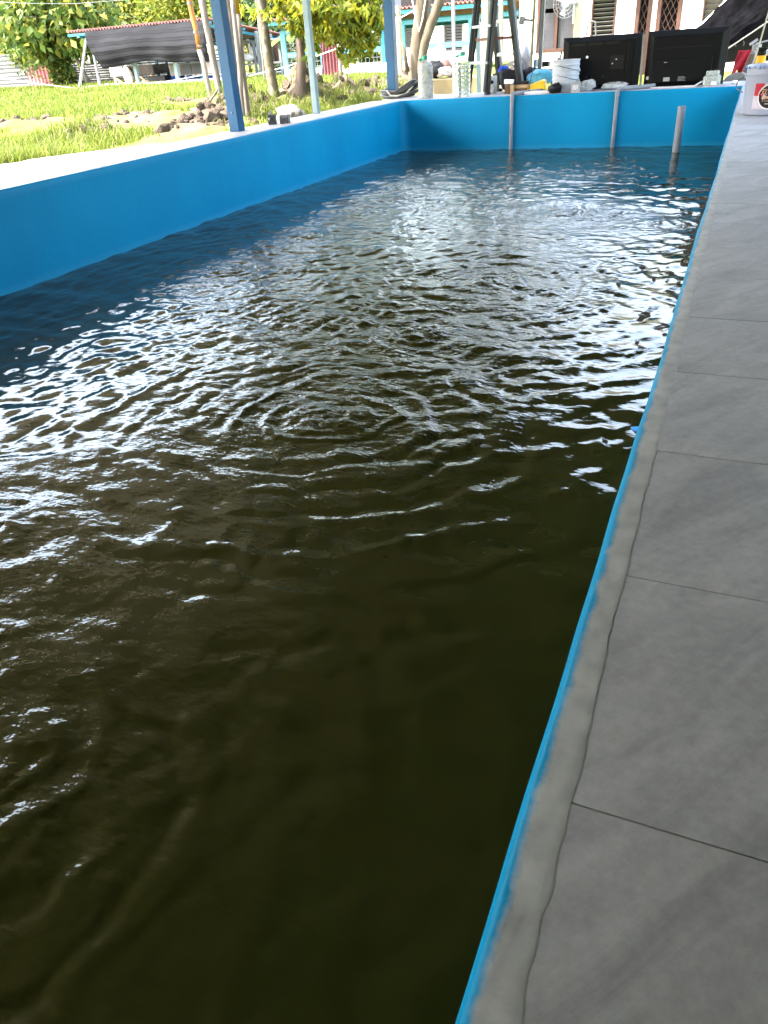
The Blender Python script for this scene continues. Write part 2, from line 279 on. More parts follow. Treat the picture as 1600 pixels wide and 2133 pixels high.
# ------------------------------------------------------------------ mesh helpers
class MB:
    def __init__(s): s.v = []; s.f = []
    def add(s, vs, fs):
        o = len(s.v); s.v += [tuple(v) for v in vs]; s.f += [tuple(i+o for i in f) for f in fs]; return s
    def box(s, c, d, rot=None):
        hx, hy, hz = d[0]/2, d[1]/2, d[2]/2
        vs = [Vector((x*hx, y*hy, z*hz)) for z in (-1, 1) for y in (-1, 1) for x in (-1, 1)]
        if rot is not None: vs = [rot @ v for v in vs]
        c = Vector(c)
        return s.add([v+c for v in vs], [(0, 2, 3, 1), (4, 5, 7, 6), (0, 1, 5, 4), (2, 6, 7, 3), (0, 4, 6, 2), (1, 3, 7, 5)])
    def box2(s, a, b):
        return s.box([(a[i]+b[i])/2 for i in range(3)], [abs(b[i]-a[i]) for i in range(3)])
    def beam(s, a, b, wx, wy=None, up=(0, 0, 1)):
        a, b = Vector(a), Vector(b); d = b-a; wy = wy or wx
        z = d.normalized(); u = Vector(up)
        if abs(z.dot(u)) > .95: u = Vector((1, 0, 0))
        x = u.cross(z).normalized(); y = z.cross(x)
        return s.box((a+b)/2, (wx, wy, d.length), Matrix((x, y, z)).transposed())
    def tube(s, pts, r, n=8, cap=True):
        pts = [Vector(p) for p in pts]; k = len(pts)
        rs = r if isinstance(r, (list, tuple)) else [r]*k
        vs = []; prev = None
        for i in range(k):
            t = (pts[min(i+1, k-1)]-pts[max(i-1, 0)]).normalized()
            if prev is None:
                u = Vector((0, 0, 1)) if abs(t.z) < .9 else Vector((1, 0, 0))
                x = u.cross(t).normalized()
            else:
                x = (prev-t*prev.dot(t)).normalized()
            prev = x; y = t.cross(x)
            vs += [pts[i]+(x*math.cos(2*math.pi*j/n)+y*math.sin(2*math.pi*j/n))*rs[i] for j in range(n)]
        fs = [(i*n+j, i*n+(j+1) % n, (i+1)*n+(j+1) % n, (i+1)*n+j) for i in range(k-1) for j in range(n)]
        if cap: fs += [tuple(range(n-1, -1, -1)), tuple(range((k-1)*n, k*n))]
        return s.add(vs, fs)
    def lathe(s, prof, n=24, c=(0, 0, 0), cap=True):
        c = Vector(c)
        vs = [c+Vector((r*math.cos(2*math.pi*j/n), r*math.sin(2*math.pi*j/n), z)) for r, z in prof for j in range(n)]
        fs = [(i*n+j, i*n+(j+1) % n, (i+1)*n+(j+1) % n, (i+1)*n+j) for i in range(len(prof)-1) for j in range(n)]
        if cap: fs += [tuple(range(n-1, -1, -1)), tuple(range((len(prof)-1)*n, len(prof)*n))]
        return s.add(vs, fs)
    def prism(s, poly, a, b):
        """poly: list of Vectors; extruded by the vector b-a"""
        n = len(poly); d = Vector(b)-Vector(a)
        vs = [Vector(p) for p in poly]+[Vector(p)+d for p in poly]
        return s.add(vs, [tuple(range(n-1, -1, -1)), tuple(range(n, 2*n))]+[(i, (i+1) % n, n+(i+1) % n, n+i) for i in range(n)])
    def corrug(s, o, du, dv, nw, amp, nrm, per=8, nv=1):
        """corrugated sheet: waves run across du, ridges along dv"""
        o, du, dv, nrm = Vector(o), Vector(du), Vector(dv), Vector(nrm).normalized(); k = nw*per
        vs = []
        for j in range(nv+1):
            for i in range(k+1):
                vs.append(o+du*(i/k)+dv*(j/nv)+nrm*(amp*math.sin(2*math.pi*i/per)))
        return s.add(vs, [(j*(k+1)+i, j*(k+1)+i+1, (j+1)*(k+1)+i+1, (j+1)*(k+1)+i) for j in range(nv) for i in range(k)])
    def build(s, name, m, parent=None, smooth=False, bevel=0., loc=None, solid=0.):
        me = bpy.data.meshes.new(name); v = s.v
        if loc is not None: v = [tuple(Vector(p)-Vector(loc)) for p in v]
        me.from_pydata(v, [], s.f); me.update()
        bm = bmesh.new(); bm.from_mesh(me); bmesh.ops.recalc_face_normals(bm, faces=bm.faces); bm.to_mesh(me); bm.free()
        me.materials.append(M[m])
        o = bpy.data.objects.new(name, me); COL.objects.link(o)
        if loc is not None: o.location = loc
        if parent is not None:
            o.parent = parent
            if loc is None: o.location = -Vector(world_loc(parent))
            else: o.location = Vector(loc)-Vector(world_loc(parent))
        if smooth:
            me.polygons.foreach_set('use_smooth', [True]*len(me.polygons))
            if smooth != 'all': me.set_sharp_from_angle(angle=math.radians(40))
        if solid:
            md = o.modifiers.new('solid', 'SOLIDIFY'); md.thickness = solid; md.offset = 0
        if bevel:
            md = o.modifiers.new('bevel', 'BEVEL'); md.width = bevel; md.segments = 2; md.limit_method = 'ANGLE'
        return o
def world_loc(o):
    l = Vector((0, 0, 0))
    while o is not None: l += o.location; o = o.parent
    return l
def tag(o, label, cat, group=None):
    o['label'] = label; o['category'] = cat
    if group: o['group'] = group
    return o
def thing(name, label, cat, loc, group=None):
    o = bpy.data.objects.new(name, None); o.empty_display_size = .1; COL.objects.link(o); o.location = loc
    return tag(o, label, cat, group)
def struct(o): o['kind'] = 'structure'; return o
def stuff(o): o['kind'] = 'stuff'; return o
def np_mesh(name, co, faces, m, parent=None, smooth=False):
    me = bpy.data.meshes.new(name); nv = len(co); nf, k = faces.shape
    me.vertices.add(nv); me.vertices.foreach_set('co', np.ascontiguousarray(co, dtype=np.float32).ravel())
    me.loops.add(nf*k); me.loops.foreach_set('vertex_index', np.ascontiguousarray(faces, dtype=np.int32).ravel())
    me.polygons.add(nf); me.polygons.foreach_set('loop_start', np.arange(0, nf*k, k, dtype=np.int32))
    me.polygons.foreach_set('loop_total', np.full(nf, k, dtype=np.int32))
    if smooth: me.polygons.foreach_set('use_smooth', np.ones(nf, dtype=bool))
    me.update(calc_edges=True); me.validate(); me.materials.append(M[m])
    o = bpy.data.objects.new(name, me); COL.objects.link(o)
    if parent is not None: o.parent = parent; o.location = -world_loc(parent)
    return o
def attr(o, name, vals):
    a = o.data.attributes.new(name, 'FLOAT', 'POINT'); a.data.foreach_set('value', np.ascontiguousarray(vals, dtype=np.float32))
# value noise for numpy arrays
def vnoise(x, y, seed=0):
    xi = np.floor(x).astype(np.int64); yi = np.floor(y).astype(np.int64); fx = x-xi; fy = y-yi
    def h(a, b):
        n = (a*374761393 + b*668265263 + seed*974711) & 0x7fffffff
        n = ((n ^ (n >> 13))*1274126177) & 0x7fffffff
        return ((n ^ (n >> 16)) & 0xffff)/65535.
    ux = fx*fx*fx*(fx*(fx*6-15)+10); uy = fy*fy*fy*(fy*(fy*6-15)+10)
    return (h(xi, yi)*(1-ux)+h(xi+1, yi)*ux)*(1-uy)+(h(xi, yi+1)*(1-ux)+h(xi+1, yi+1)*ux)*uy
def fbm(x, y, oct=4, seed=0):
    s = 0; a = .5
    for i in range(oct): s = s+a*vnoise(x*2**i, y*2**i, seed+i); a *= .5
    return s
# ------------------------------------------------------------------ the pond
XL, XR, YB, YN, ZW = -3.087, -0.064, 7.548, -0.65, -0.4393
GZ = -0.30
TL = 0.27
def inner_path():
    r = .10; pts = []
    y = YN
    while y < YB-r: pts.append((XL, y, -1, 0)); y += .06
    for k in range(0, 7):
        a = math.pi - k*math.pi/12
        pts.append((XL+r+r*math.cos(a), YB-r+r*math.sin(a), math.cos(a), math.sin(a)))
    x = XL+r+.06
    while x < XR-.01: pts.append((x, YB, 0, 1)); x += .06
    pts.append((XR, YB, .7071, .7071)); 
    y = YB-.05
    while y > YN: pts.append((XR, y, 1, 0)); y -= .012
    return pts
pond = thing('fish_pond', 'long raised pond with blue painted walls and grey tiled coping', 'pond', (XL, YN, -1.0))
prof = [(0, -1.3), (0, -.75), (0, -.5), (0, -.40), (0, -.2), (0, -.05), (0, -.014), (.002, -.007), (.0045, -.003), (.0080, -.0010), (.013, -.0007), (.024, -.0003), (.0298, .0001), (.0312, -.0001), (.0316, -.0012), (.06, -.0018), (.2, -.0018), (.345, -.0018), (.345, -1.3)]
ip = inner_path(); vs = []; ins = []; arc = 0.; lastp = None
for i, (x, y, nx, ny) in enumerate(ip):
    if lastp: arc += math.hypot(x-lastp[0], y-lastp[1])
    lastp = (x, y)
    wob = .0020*math.sin(arc*3.7)+.0010*math.sin(arc*9.7+1)+.0005*math.sin(arc*31)
    wob2 = .0014*math.sin(arc*7.1+2)+.0010*math.sin(arc*23)+.0008*math.sin(arc*61+1)+rnd.uniform(-.0018, .0018)+(.004 if rnd.random() < .03 else 0)
    sc = 1.4142 if abs(nx) > .1 and abs(ny) > .1 and abs(x-XR) < 1e-6 else 1
    for j, (d, z) in enumerate(prof):
        wv = wob if z > -.6 and j < 11 else 0
        if 12 <= j <= 14: wv = wob2
        lump = .0012*math.sin(arc*2.2+z*5)*(1 if j < 6 else 0)
        vs.append((x+nx*(d*sc+wv*.7+lump), y+ny*(d*sc+wv*.7+lump), z)); ins.append(d+wv*.5)
n = len(prof)
fs = [(i*n+j, (i+1)*n+j, (i+1)*n+j+1, i*n+j+1) for i in range(len(ip)-1) for j in range(n-1)]
mb = MB(); mb.add(vs, fs); ow = mb.build('wall', 'pond_paint', pond, smooth=True); attr(ow, 'inset', ins)
MB().box2((XL-.34, YN-.3, -1.3), (.3, YN, -.008)).build('wall', 'cement', pond)
# coping tiles, one object each
def tile_mesh(w_, l_, t=.0085, seed=0):
    mb = MB(); mb.box((0, 0, -t/2), (w_, l_, t)); return mb
def add_tile(proto, x, y, w_, l_, z=0.):
    if proto.get((w_, l_)) is None:
        o = tile_mesh(w_, l_).build('tile', 'tile', pond, bevel=.0006); proto[(w_, l_)] = o
    else:
        o = proto[(w_, l_)].copy(); COL.objects.link(o); o.parent = pond
    o.location = Vector((x, y, z))-world_loc(pond); return o
protos = {}
y0 = .334
for k in range(-3, 27):
    ya = y0+k*TL
    add_tile(protos, -.034+.199, ya+TL/2, .398, TL-.0015, rnd.uniform(-.0005, .0005))
    add_tile(protos, XL-.034-.16, ya+TL/2, .318, TL-.0015, rnd.uniform(-.0005, .0005))
xs = XL-.034
while xs < -.12:
    add_tile(protos, xs+TL/2, YB+.034+.16, TL-.0015, .318, rnd.uniform(-.0005, .0005))
    add_tile(protos, xs+TL/2, YB+.034+.16+.32, TL-.0015, .318, rnd.uniform(-.0005, .0005))
    xs += TL
MB().box2((XL-.34, YB+.34, -1.3), (.364, YB+.70, -.0021)).build('wall', 'cement', pond)
MB().box2((-.035+.02, YN, -1.3), (.36, YB+.34, -.0024)).build('wall', 'cement', pond)
# ------------------------------------------------------------------ water
BUB = [(690, 868, .85), (872, 697, 1.0), (1012, 588, 1.0), (1180, 442, 1.0), (838, 390, .9), (743, 440, .7), (470, 562, .8), (1275, 331, .5), (1232, 361, .6), (640, 492, .6), (920, 356, .5), (-60, 1130, .5), (10, 1560, .40), (-60, 1760, .45), (560, 640, .35), (1090, 520, .45), (1330, 470, .35)]
gx = np.linspace(XL-.02, XR+.02, 420)
ys_ = [YN-.02]; 
while ys_[-1] < YB+.05:
    ys_.append(ys_[-1]+(.0065 if ys_[-1] < 2.2 else .0065+.0022*(ys_[-1]-2.2)))
gy = np.array(ys_)
X, Y = np.meshgrid(gx, gy)
H = np.zeros_like(X); BO = .06+.26*np.exp(-((X+1.35)/.75)**2)*np.clip((Y-1.0)/1.0, 0, 1)
rs = np.random.RandomState(5)
calm = .5+.5*np.clip(np.maximum((Y-.5)/1.2, (-X-.35)/.7), 0, 1)
calm = calm*(1-.42*np.clip((X+.75)/.45, 0, 1)*np.clip((3.0-Y)/.8, 0, 1))
choppy = .12+.22*np.clip((-X-.45)/.5, 0, 1)+1.05*np.exp(-((X+1.35+.12*(Y-2))/.95)**4)*np.clip((Y-.95)/.9, 0, 1)
for i in range(96):
    lam = math.exp(rs.uniform(math.log(.038), math.log(.42)))
    th = rs.normal(1.15, .75); k = 2*math.pi/lam
    slope = .0098*(lam/.2)**.10
    A = slope/k
    env = .35+1.3*vnoise(X/1.1+rs.uniform(0, 50), Y/1.1+rs.uniform(0, 50), i)
    ph = rs.uniform(0, 6.28)+1.2*vnoise(X/.5+7*i, Y/.5, i+90)
    H += A*np.sin(k*(X*math.cos(th)+Y*math.sin(th))+ph)*env*calm*(choppy if lam < .10 else (.45+.55*choppy if lam < .17 else 1.))
for (px, py, a) in BUB:
    P = at_z(px, py, ZW); dx = X-P.x; dy = Y-P.y
    rr = np.sqrt(dx*dx+dy*dy)+1e-6
    ang = np.arctan2(dy, dx)
    rw = rr*(1+.05*np.sin(3*ang+px))+.11*(fbm(X*8+px, Y*8, 3, 3)-.5)
    for lam, sl, L_ in ((.036, .16, .25), (.062, .20, .45), (.11, .13, .85)):
        k = 2*math.pi/lam
        H += a*sl/k*np.sin(k*rw+px)*np.exp(-rr/L_)*np.clip(rr/.05, 0, 1)*(.1+1.8*vnoise(X*5+px, Y*5, 17))
    core = np.exp(-(rr/.11)**2)
    H += a*core*(.012+.016*(fbm(X*26, Y*26, 3, 31)-.45))
    BO += a*.75*np.exp(-(rr/.42)**2)
H += .0030*(fbm(X*2.2, Y*2.2, 3, 77)-.45)
co = np.stack([X, Y, ZW+H], -1).reshape(-1, 3)
ny_, nx_ = X.shape
ii = (np.arange(ny_-1)[:, None]*nx_+np.arange(nx_-1)[None, :]).ravel()
wo = np_mesh('water', co, np.stack([ii, ii+1, ii+nx_+1, ii+nx_], 1), 'water', smooth=True); struct(wo)
attr(wo, 'boil', np.clip(BO, 0, 3).ravel())
# air bubbles floating over the aerators and drifting at the near left
def surf(x, y):
    j = min(len(gy)-1, max(0, int(np.searchsorted(gy, y)))); i = min(len(gx)-1, max(0, int(np.searchsorted(gx, x)))); return ZW+float(H[j, i])
mb = MB(); rb = random.Random(9)
def bub(x, y, r):
    z = surf(x, y)
    prof = [(r*math.cos(a), r*.62*math.sin(a)) for a in (0., .3, .6, .9, 1.2, 1.45)]
    mb.lathe([(max(.0004, p), q_) for p, q_ in prof], 12, (x, y, z-.001), cap=False)
for (px, py, a) in BUB:
    P = at_z(px, py, ZW)
    if P.y < .9: continue
    for i in range(int(16*a)): bub(P.x+rb.gauss(0, .075), P.y+rb.gauss(0, .075), rb.uniform(.004, .014))
bo_ = mb.build('bubbles', 'clear', smooth='all'); stuff(bo_); tag(bo_, 'air bubbles floating on the pond above the aerators', 'bubbles')
# ------------------------------------------------------------------ ground
def seg_dist(x, y, a, b):
    ax, ay = a; bx, by = b; dx, dy = bx-ax, by-ay
    t = np.clip(((x-ax)*dx+(y-ay)*dy)/(dx*dx+dy*dy), 0, 1)
    return np.hypot(x-ax-t*dx, y-ay-t*dy)
def gpt(px, py, z=GZ): p = at_z(px, py, z); return (p.x, p.y)
RID = [(gpt(400, 285), gpt(470, 262), .55, .16), (gpt(480, 255), gpt(640, 233), .65, .26), (gpt(640, 232), gpt(860, 196), .6, .26), (gpt(150, 300), gpt(330, 262), .5, .12), (gpt(180, 275), gpt(300, 245), .5, .10), (gpt(30, 262), gpt(110, 255), .4, .08), (gpt(330, 222), gpt(400, 215), .5, .08)]
def soil_w(x, y):
    s = np.zeros_like(x)
    for a, b, wd, h in RID: s = np.maximum(s, np.exp(-(seg_dist(x, y, a, b)/wd)**2)*min(1, h/.14))
    return s
def gheight(x, y):
    x = np.asarray(x, float); y = np.asarray(y, float)
    z = np.full_like(x, GZ)
    for a, b, wd, h in RID:
        z = z+h*np.exp(-(seg_dist(x, y, a, b)/wd)**2)*(.1+1.8*fbm(x*2.6, y*2.6, 4, 5))
    z = z+.10*(fbm(x*6, y*6, 3, 19)-.45)*soil_w(x, y)
    z = z+.05*(fbm(x*.6, y*.6, 4, 9)-.47)*((x < -5.5) | (y > 9.5))
    return z
def gz(x, y): return float(gheight(np.array([x]), np.array([y]))[0])
gxs = np.unique(np.concatenate([np.linspace(-400, -60, 12), np.linspace(-60, -20, 30), np.linspace(-20, -3.3, 180), np.linspace(-3.29, 30, 24), np.linspace(40, 400, 8)]))
gys = np.unique(np.concatenate([np.linspace(-300, -4, 12), np.linspace(-4, 4, 20), np.linspace(4, 18, 160), np.linspace(18.3, 50, 60), np.linspace(55, 500, 12)]))
X, Y = np.meshgrid(gxs, gys); Z = gheight(X, Y)
low = (X > -3.3) & (Y < 8.15); Z = np.where(low, -1.0, Z)
co = np.stack([X, Y, Z], -1).reshape(-1, 3); ny_, nx_ = X.shape
ii = (np.arange(ny_-1)[:, None]*nx_+np.arange(nx_-1)[None, :]).ravel()
go = np_mesh('ground', co, np.stack([ii, ii+1, ii+nx_+1, ii+nx_], 1), 'ground', smooth=True); struct(go)
sw = soil_w(X, Y)*1.3; patch = np.clip((fbm(X*1.6, Y*1.6, 4, 41)-.52)*6, 0, .7)*(X < -4)*(X > -14)
attr(go, 'soil', np.clip(np.maximum(sw*(.4+1.1*fbm(X*3, Y*3, 3, 8)), patch), 0, 1).ravel())
# sunlit concrete apron beside the pond
g0, g1 = gpt(-120, 350), gpt(330, 300)
mb = MB(); pl = []
for t in np.linspace(0, 1, 30):
    y = 1.0+t*5.6
    pl.append((y, -3.42, -6.75+.55*max(0, y-4.4)**1.1+.10*math.sin(y*5)+.05*math.sin(y*13)))
mb.add([v for y, a, b in pl for v in ((a, y, GZ+.05), (b, y, GZ+.035))], [(2*i, 2*i+1, 2*i+3, 2*i+2) for i in range(len(pl)-1)])
o = mb.build('concrete_apron', 'apron', solid=.05); struct(o)
# ------------------------------------------------------------------ canopy over the pond (steel posts, purlins and sheet roof)
canopy = thing('pond_canopy', 'steel canopy on blue square posts rising from the left pond wall', 'canopy', (-3.25, 4.9, 0))
ROOF_A, ROOF_B = (-5.35, 1.62), (2.6, 3.05)
def roof_z(x): return ROOF_A[1]+(x-ROOF_A[0])*(ROOF_B[1]-ROOF_A[1])/(ROOF_B[0]-ROOF_A[0])
ry0, ry1 = -4.0, 8.9
MB().corrug((ROOF_A[0], ry0, ROOF_A[1]), (0, ry1-ry0, 0), (ROOF_B[0]-ROOF_A[0], 0, ROOF_B[1]-ROOF_A[1]), 86, .012, (0, 0, 1), per=4, nv=1).build('roof_sheet', 'roof_under', canopy)
for k in range(9):
    x = ROOF_A[0]+.08+k*.96
    MB().beam((x, ry0+.1, roof_z(x)-.045), (x, ry1-.1, roof_z(x)-.045), .05, .06).build('purlin', 'teal', canopy)
for y in (-2.2, 1.5, 4.9, 8.4):
    MB().beam((ROOF_A[0]+.1, y, roof_z(ROOF_A[0])-.12), (ROOF_B[0]-.1, y, roof_z(ROOF_B[0])-.12), .06, .09).build('rafter', 'teal', canopy)
MB().box2((1.6, -3.4, -1.0), (1.68, 3.3, 2.75)).build('light_block_panel', 'pale_box', canopy)  # added out of view: cuts light from the right, bounces some back
MB().box2((-3.0, -2.3, -1.0), (1.6, -2.22, 2.0)).build('light_block_panel', 'dark_wood', canopy)  # added out of view behind the camera to darken the foreground
P = at_z(492, 274, 0.)
p1 = MB().box2((P.x-.040, P.y-.02, .0005), (P.x+.040, P.y+.06, roof_z(P.x)-.1)).build('post', 'blue_post', canopy, bevel=.004)
MB().tube([(P.x+.0, P.y-.0215, .12), (P.x+.0, P.y-.026, .12)], .006, 8).build('bolt', 'grey_steel', p1)
P = at_z(657, 237, 0.)
MB().box2((P.x-.024, P.y-.0, .0005), (P.x+.024, P.y+.05, roof_z(P.x)-.1)).build('post', 'pale_blue_post', canopy, bevel=.003)
P = at_y(820, 210, 8.05)
MB().box2((P.x-.045, P.y-.045, GZ-.1), (P.x+.045, P.y+.045, roof_z(P.x)-.1)).build('post', 'blue_post', canopy, bevel=.004)
for y in (1.2, -2.2):
    MB().box2((-3.29, y-.04, .0005), (-3.21, y+.04, roof_z(-3.25)-.1)).build('post', 'blue_post', canopy, bevel=.004)
    MB().box2((.9, y-.04, -1.0), (.98, y+.04, roof_z(.9)-.1)).build('post', 'blue_post', canopy, bevel=.004)
MB().box2((.9, 5.6, -1.0), (.98, 5.68, roof_z(.9)-.1)).build('post', 'blue_post', canopy, bevel=.004)
# ------------------------------------------------------------------ pipes in the pond
def pipe(name, label, base, top, r, elbow, group=None, hollow=False):
    mb = MB(); pts = [Vector((base.x, base.y, -.75)), Vector((base.x, base.y, top-.02))]
    if elbow:
        for k in range(1, 6):
            a = k*math.pi/10
            pts.append(Vector((base.x+elbow[0]*.02*(1-math.cos(a)), base.y+elbow[1]*.02*(1-math.cos(a)), top-.02+.02*math.sin(a))))
        pts.append(pts[-1]+Vector((elbow[0], elbow[1], 0))*.35)
    if hollow:
        t = thing(name, label, 'pipe', (base.x, base.y, -.75), group)
        prof = [(r, -.75), (r, top), (r*.86, top), (r*.86, top-.25)]
        MB().lathe(prof, 24, (base.x, base.y, 0), cap=False).build('tube', 'pvc', t, smooth=True)
        return t
    mb.tube(pts, r, 14)
    t = thing(name, label, 'pipe', (base.x, base.y, -.75), group)
    mb.build('tube', 'pvc', t, smooth=True)
    if elbow: MB().tube([pts[1]-Vector((0, 0, .035)), pts[1]+Vector((0, 0, .004))], r*1.22, 14).build('collar', 'pvc', t, smooth=True)
    return t
q = at_y(1064, 300, YB-.022); pipe('air_pipe', 'thin grey pipe against back wall below the yellow scoop', Vector((q.x, YB-.022, 0)), .016, .0165, (.55, .83))
q = at_y(1276, 300, YB-.022); pipe('air_pipe', 'thin grey pipe with elbow on back wall below the black televisions', Vector((q.x, YB-.022, 0)), .020, .0165, (.75, .66))
q = at_z(1408, 317, ZW); q2 = at_y(1420, 221, q.y); pipe('standpipe', 'thick grey pipe standing in the water near the right back corner', q, q2.z, .031, None, hollow=True)
# curved blue tube drawn as the blue wall's reflection in a wave
q = at_z(1330, 880, ZW); pts = []
for k in range(9):
    a = -2.4+k*.28; pts.append(Vector((q.x+.06+.075*math.cos(a+math.pi*.0)-.02, q.y+.075*math.sin(a)*1.0+.02, ZW-.004+.007*math.sin(k*math.pi/8))))
tag(MB().tube(pts, [.003]+[.010]*7+[.003], 10).build('wall_reflection', 'paint_blue', smooth=True, loc=pts[0]), 'small curved blue tube drawn as a wall reflection on the water', 'pipe')
# ------------------------------------------------------------------ things on the left wall
P = at_z(571, 260, 0.)
t = thing('junction_box', 'dark grey plastic box with knob on left wall behind the blue post', 'box', P)
MB().box((P.x-.035, P.y+.04, .034), (.055, .06, .066), Matrix.Rotation(.3, 3, 'Z')).build('body', 'plastic_dark', t, bevel=.003)
MB().tube([P+Vector((-.035, .008, .04)), P+Vector((-.038, -.002, .04))], .010, 10).build('knob', 'plastic_grey', t)
MB().beam(P+Vector((-.05, .03, .067)), P+Vector((-.03, .03, .085)), .012, .02).build('flap', 'plastic_grey', t)
P = at_z(583, 259, 0.)
t = thing('bracket', 'pale grey ribbed plastic bracket next to the dark box', 'bracket', P)
MB().box((P.x+.015, P.y+.06, .030), (.07, .05, .058), Matrix.Rotation(.15, 3, 'Z')).build('body', 'plastic_grey', t, bevel=.004)
for k in range(4): MB().box((P.x-.010+k*.017, P.y+.031, .022), (.005, .012, .040), Matrix.Rotation(.15, 3, 'Z')).build('rib', 'plastic_grey', t)
# coil of hose at the corner
q = at_z(812, 206, 0.); t = thing('hose_coil', 'coil of dark grey hose lying on the left back corner', 'hose', q)
rh = random.Random(4)
for lp in range(9):
    ra, rb_ = rh.uniform(.150, .205), rh.uniform(.085, .13); cx, cy = q.x+.06+rh.uniform(-.02, .02), q.y+.13+rh.uniform(-.015, .015); tilt = rh.uniform(.02, .10)+.018*lp; z0_ = .014+.007*lp; ph = rh.uniform(0, 6)
    pts = []
    for k in range(37):
        a = k*2*math.pi/36; u = math.cos(a)
        pts.append(Vector((cx+ra*u, cy+rb_*math.sin(a), z0_+max(0, u)**1.5*ra*tilt*2.2+.006*math.sin(2*a+ph))))
    MB().tube(pts, .0115, 7, cap=False).build('loop', 'hose', t, smooth=True)
MB().tube([Vector((q.x-.03, q.y+.01, .075)), Vector((q.x+.01, q.y-.0, .03)), Vector((q.x+.08, q.y-.005, .022)), Vector((q.x+.17, q.y+.02, .035)), Vector((q.x+.23, q.y+.07, .10))], .0085, 7).build('tie', 'hose_light', t, smooth=True)
# water jugs
def jug(name, label, px, py, yoff, hgt, wd, level, handle, wm='clear'):
    P = at_z(px, py, 0.); P = Vector((P.x, P.y+yoff, 0.001)); t = thing(name, label, 'bottle', P); r = wd/2
    def R_(z):
        if z < .02*hgt: return r*(.90+5*z/hgt)
        if z < .68*hgt: return r*(1-.022*(math.sin(z/hgt*60) > .35))
        if z < .90*hgt: u = (z/hgt-.68)/.22; return r*(.30+.70*math.cos(u*math.pi/2)**.75)
        return r*.30
    zs = [hgt*k/60 for k in range(0, 56)]
    prof = [(max(.004, R_(z)), z) for z in zs]
    inner = [(max(.003, rr-.0016), z+.0016) for rr, z in reversed(prof)]
    MB().lathe(prof+inner, 24, P, cap=False).build('bottle_wall', wm, t, smooth=True)
    wz = [z for z in zs if z < level*hgt]
    MB().lathe([(max(.003, R_(z)-.0022), z+.002) for z in wz]+[(.001, wz[-1]+.002)], 24, P).build('water_fill', 'jug_water', t, smooth=True)
    MB().lathe([(r*.33, hgt*.905), (r*.36, hgt*.91), (r*.36, hgt*.985), (r*.30, hgt), (.002, hgt)], 18, P).build('cap', 'green_cap', t, smooth=True)
    hp = [P+Vector((-r*.36, 0, hgt*.92)), P+Vector((-r*.75, .0, hgt*.925)), P+Vector((-r*.9, 0, hgt*.90)), P+Vector((-r*.5, 0, hgt*.885))]
    if handle: MB().tube(hp, .007, 8).build('carry_handle', 'green_cap', t, smooth=True)
    return t
jug('water_jug', 'cloudy plastic water jug with green cap beside the hose coil', 881, 206, .09, .355, .148, .15, True, 'cloudy')
jug('water_jug', 'clear water-filled jug with green cap left of the ladder', 957, 203, .10, .365, .150, .78, True)
# ------------------------------------------------------------------ ladder
def lad():
    b1 = at_z(975, 195, 0.); b2 = at_z(1015, 197.5, 0.)
    wv = (b2-b1); wv.z = 0
    sp = Vector((.29, .12, 0)); hgt = 1.22
    c1, c2 = b1+sp, b2+sp
    c1.z = c2.z = 0
    top1 = b1+sp*.42+wv*.16; top2 = b2+sp*.42-wv*.16
    top1.z = top2.z = hgt
    t = thing('step_ladder', 'black folding step ladder with grey treads behind the back wall', 'ladder', (b1+c2)/2)
    rails = {}
    for nm, a, b in (('fl', b1, top1), ('fr', b2, top2), ('rl', c1, top1+sp*.06), ('rr', c2, top2+sp*.06)):
        up = sp.normalized() if nm[0] == 'f' else sp.normalized()
        o = MB().beam(a, b, .030, .058, up=wv.normalized()).build('rail', 'ladder_black', t, bevel=.003); rails[nm] = (a, b, o)
        foot = MB().beam(a, a+(b-a)*.02, .036, .064, up=wv.normalized()).build('foot', 'black', o)
        e = sp.normalized()*(-.031 if nm[0] == 'f' else .031)
        MB().beam(a+e+(b-a)*.02, b+e, .030, .004, up=wv.normalized()).build('edge_strip', 'grey_steel', o)
    for f in (.07, .215, .455, .69, .90):
        a = rails['fl'][0].lerp(rails['fl'][1], f); b = rails['fr'][0].lerp(rails['fr'][1], f)
        if f > .1: MB().beam(a, b, .085, .022, up=(0, 0, 1)).build('tread', 'alu', t, bevel=.002)
    for f in (.035, .26, .48, .71, .92):
        a = rails['rl'][0].lerp(rails['rl'][1], f); b = rails['rr'][0].lerp(rails['rr'][1], f)
        MB().beam(a, b, .022, .030, up=(0, 0, 1)).build('rear_bar', 'alu', t, bevel=.002)
    f = .37
    a = rails['fl'][0].lerp(rails['fl'][1], f); b = rails['rl'][0].lerp(rails['rl'][1], f); c = rails['fr'][0].lerp(rails['fr'][1], f); d = rails['rr'][0].lerp(rails['rr'][1], f)
    MB().beam(a, c, .004, .022).build('spreader', 'ladder_brown', t); MB().beam(c, d, .006, .024).build('spreader', 'ladder_brown', t); MB().beam(a, b, .006, .024).build('spreader', 'ladder_brown', t)
    MB().box((top1+top2)/2+Vector((0, 0, .02)), (.24, .12, .04), Matrix.Rotation(math.atan2(wv.y, wv.x), 3, 'Z')).build('top_cap', 'ladder_black', t, bevel=.006)
lad()
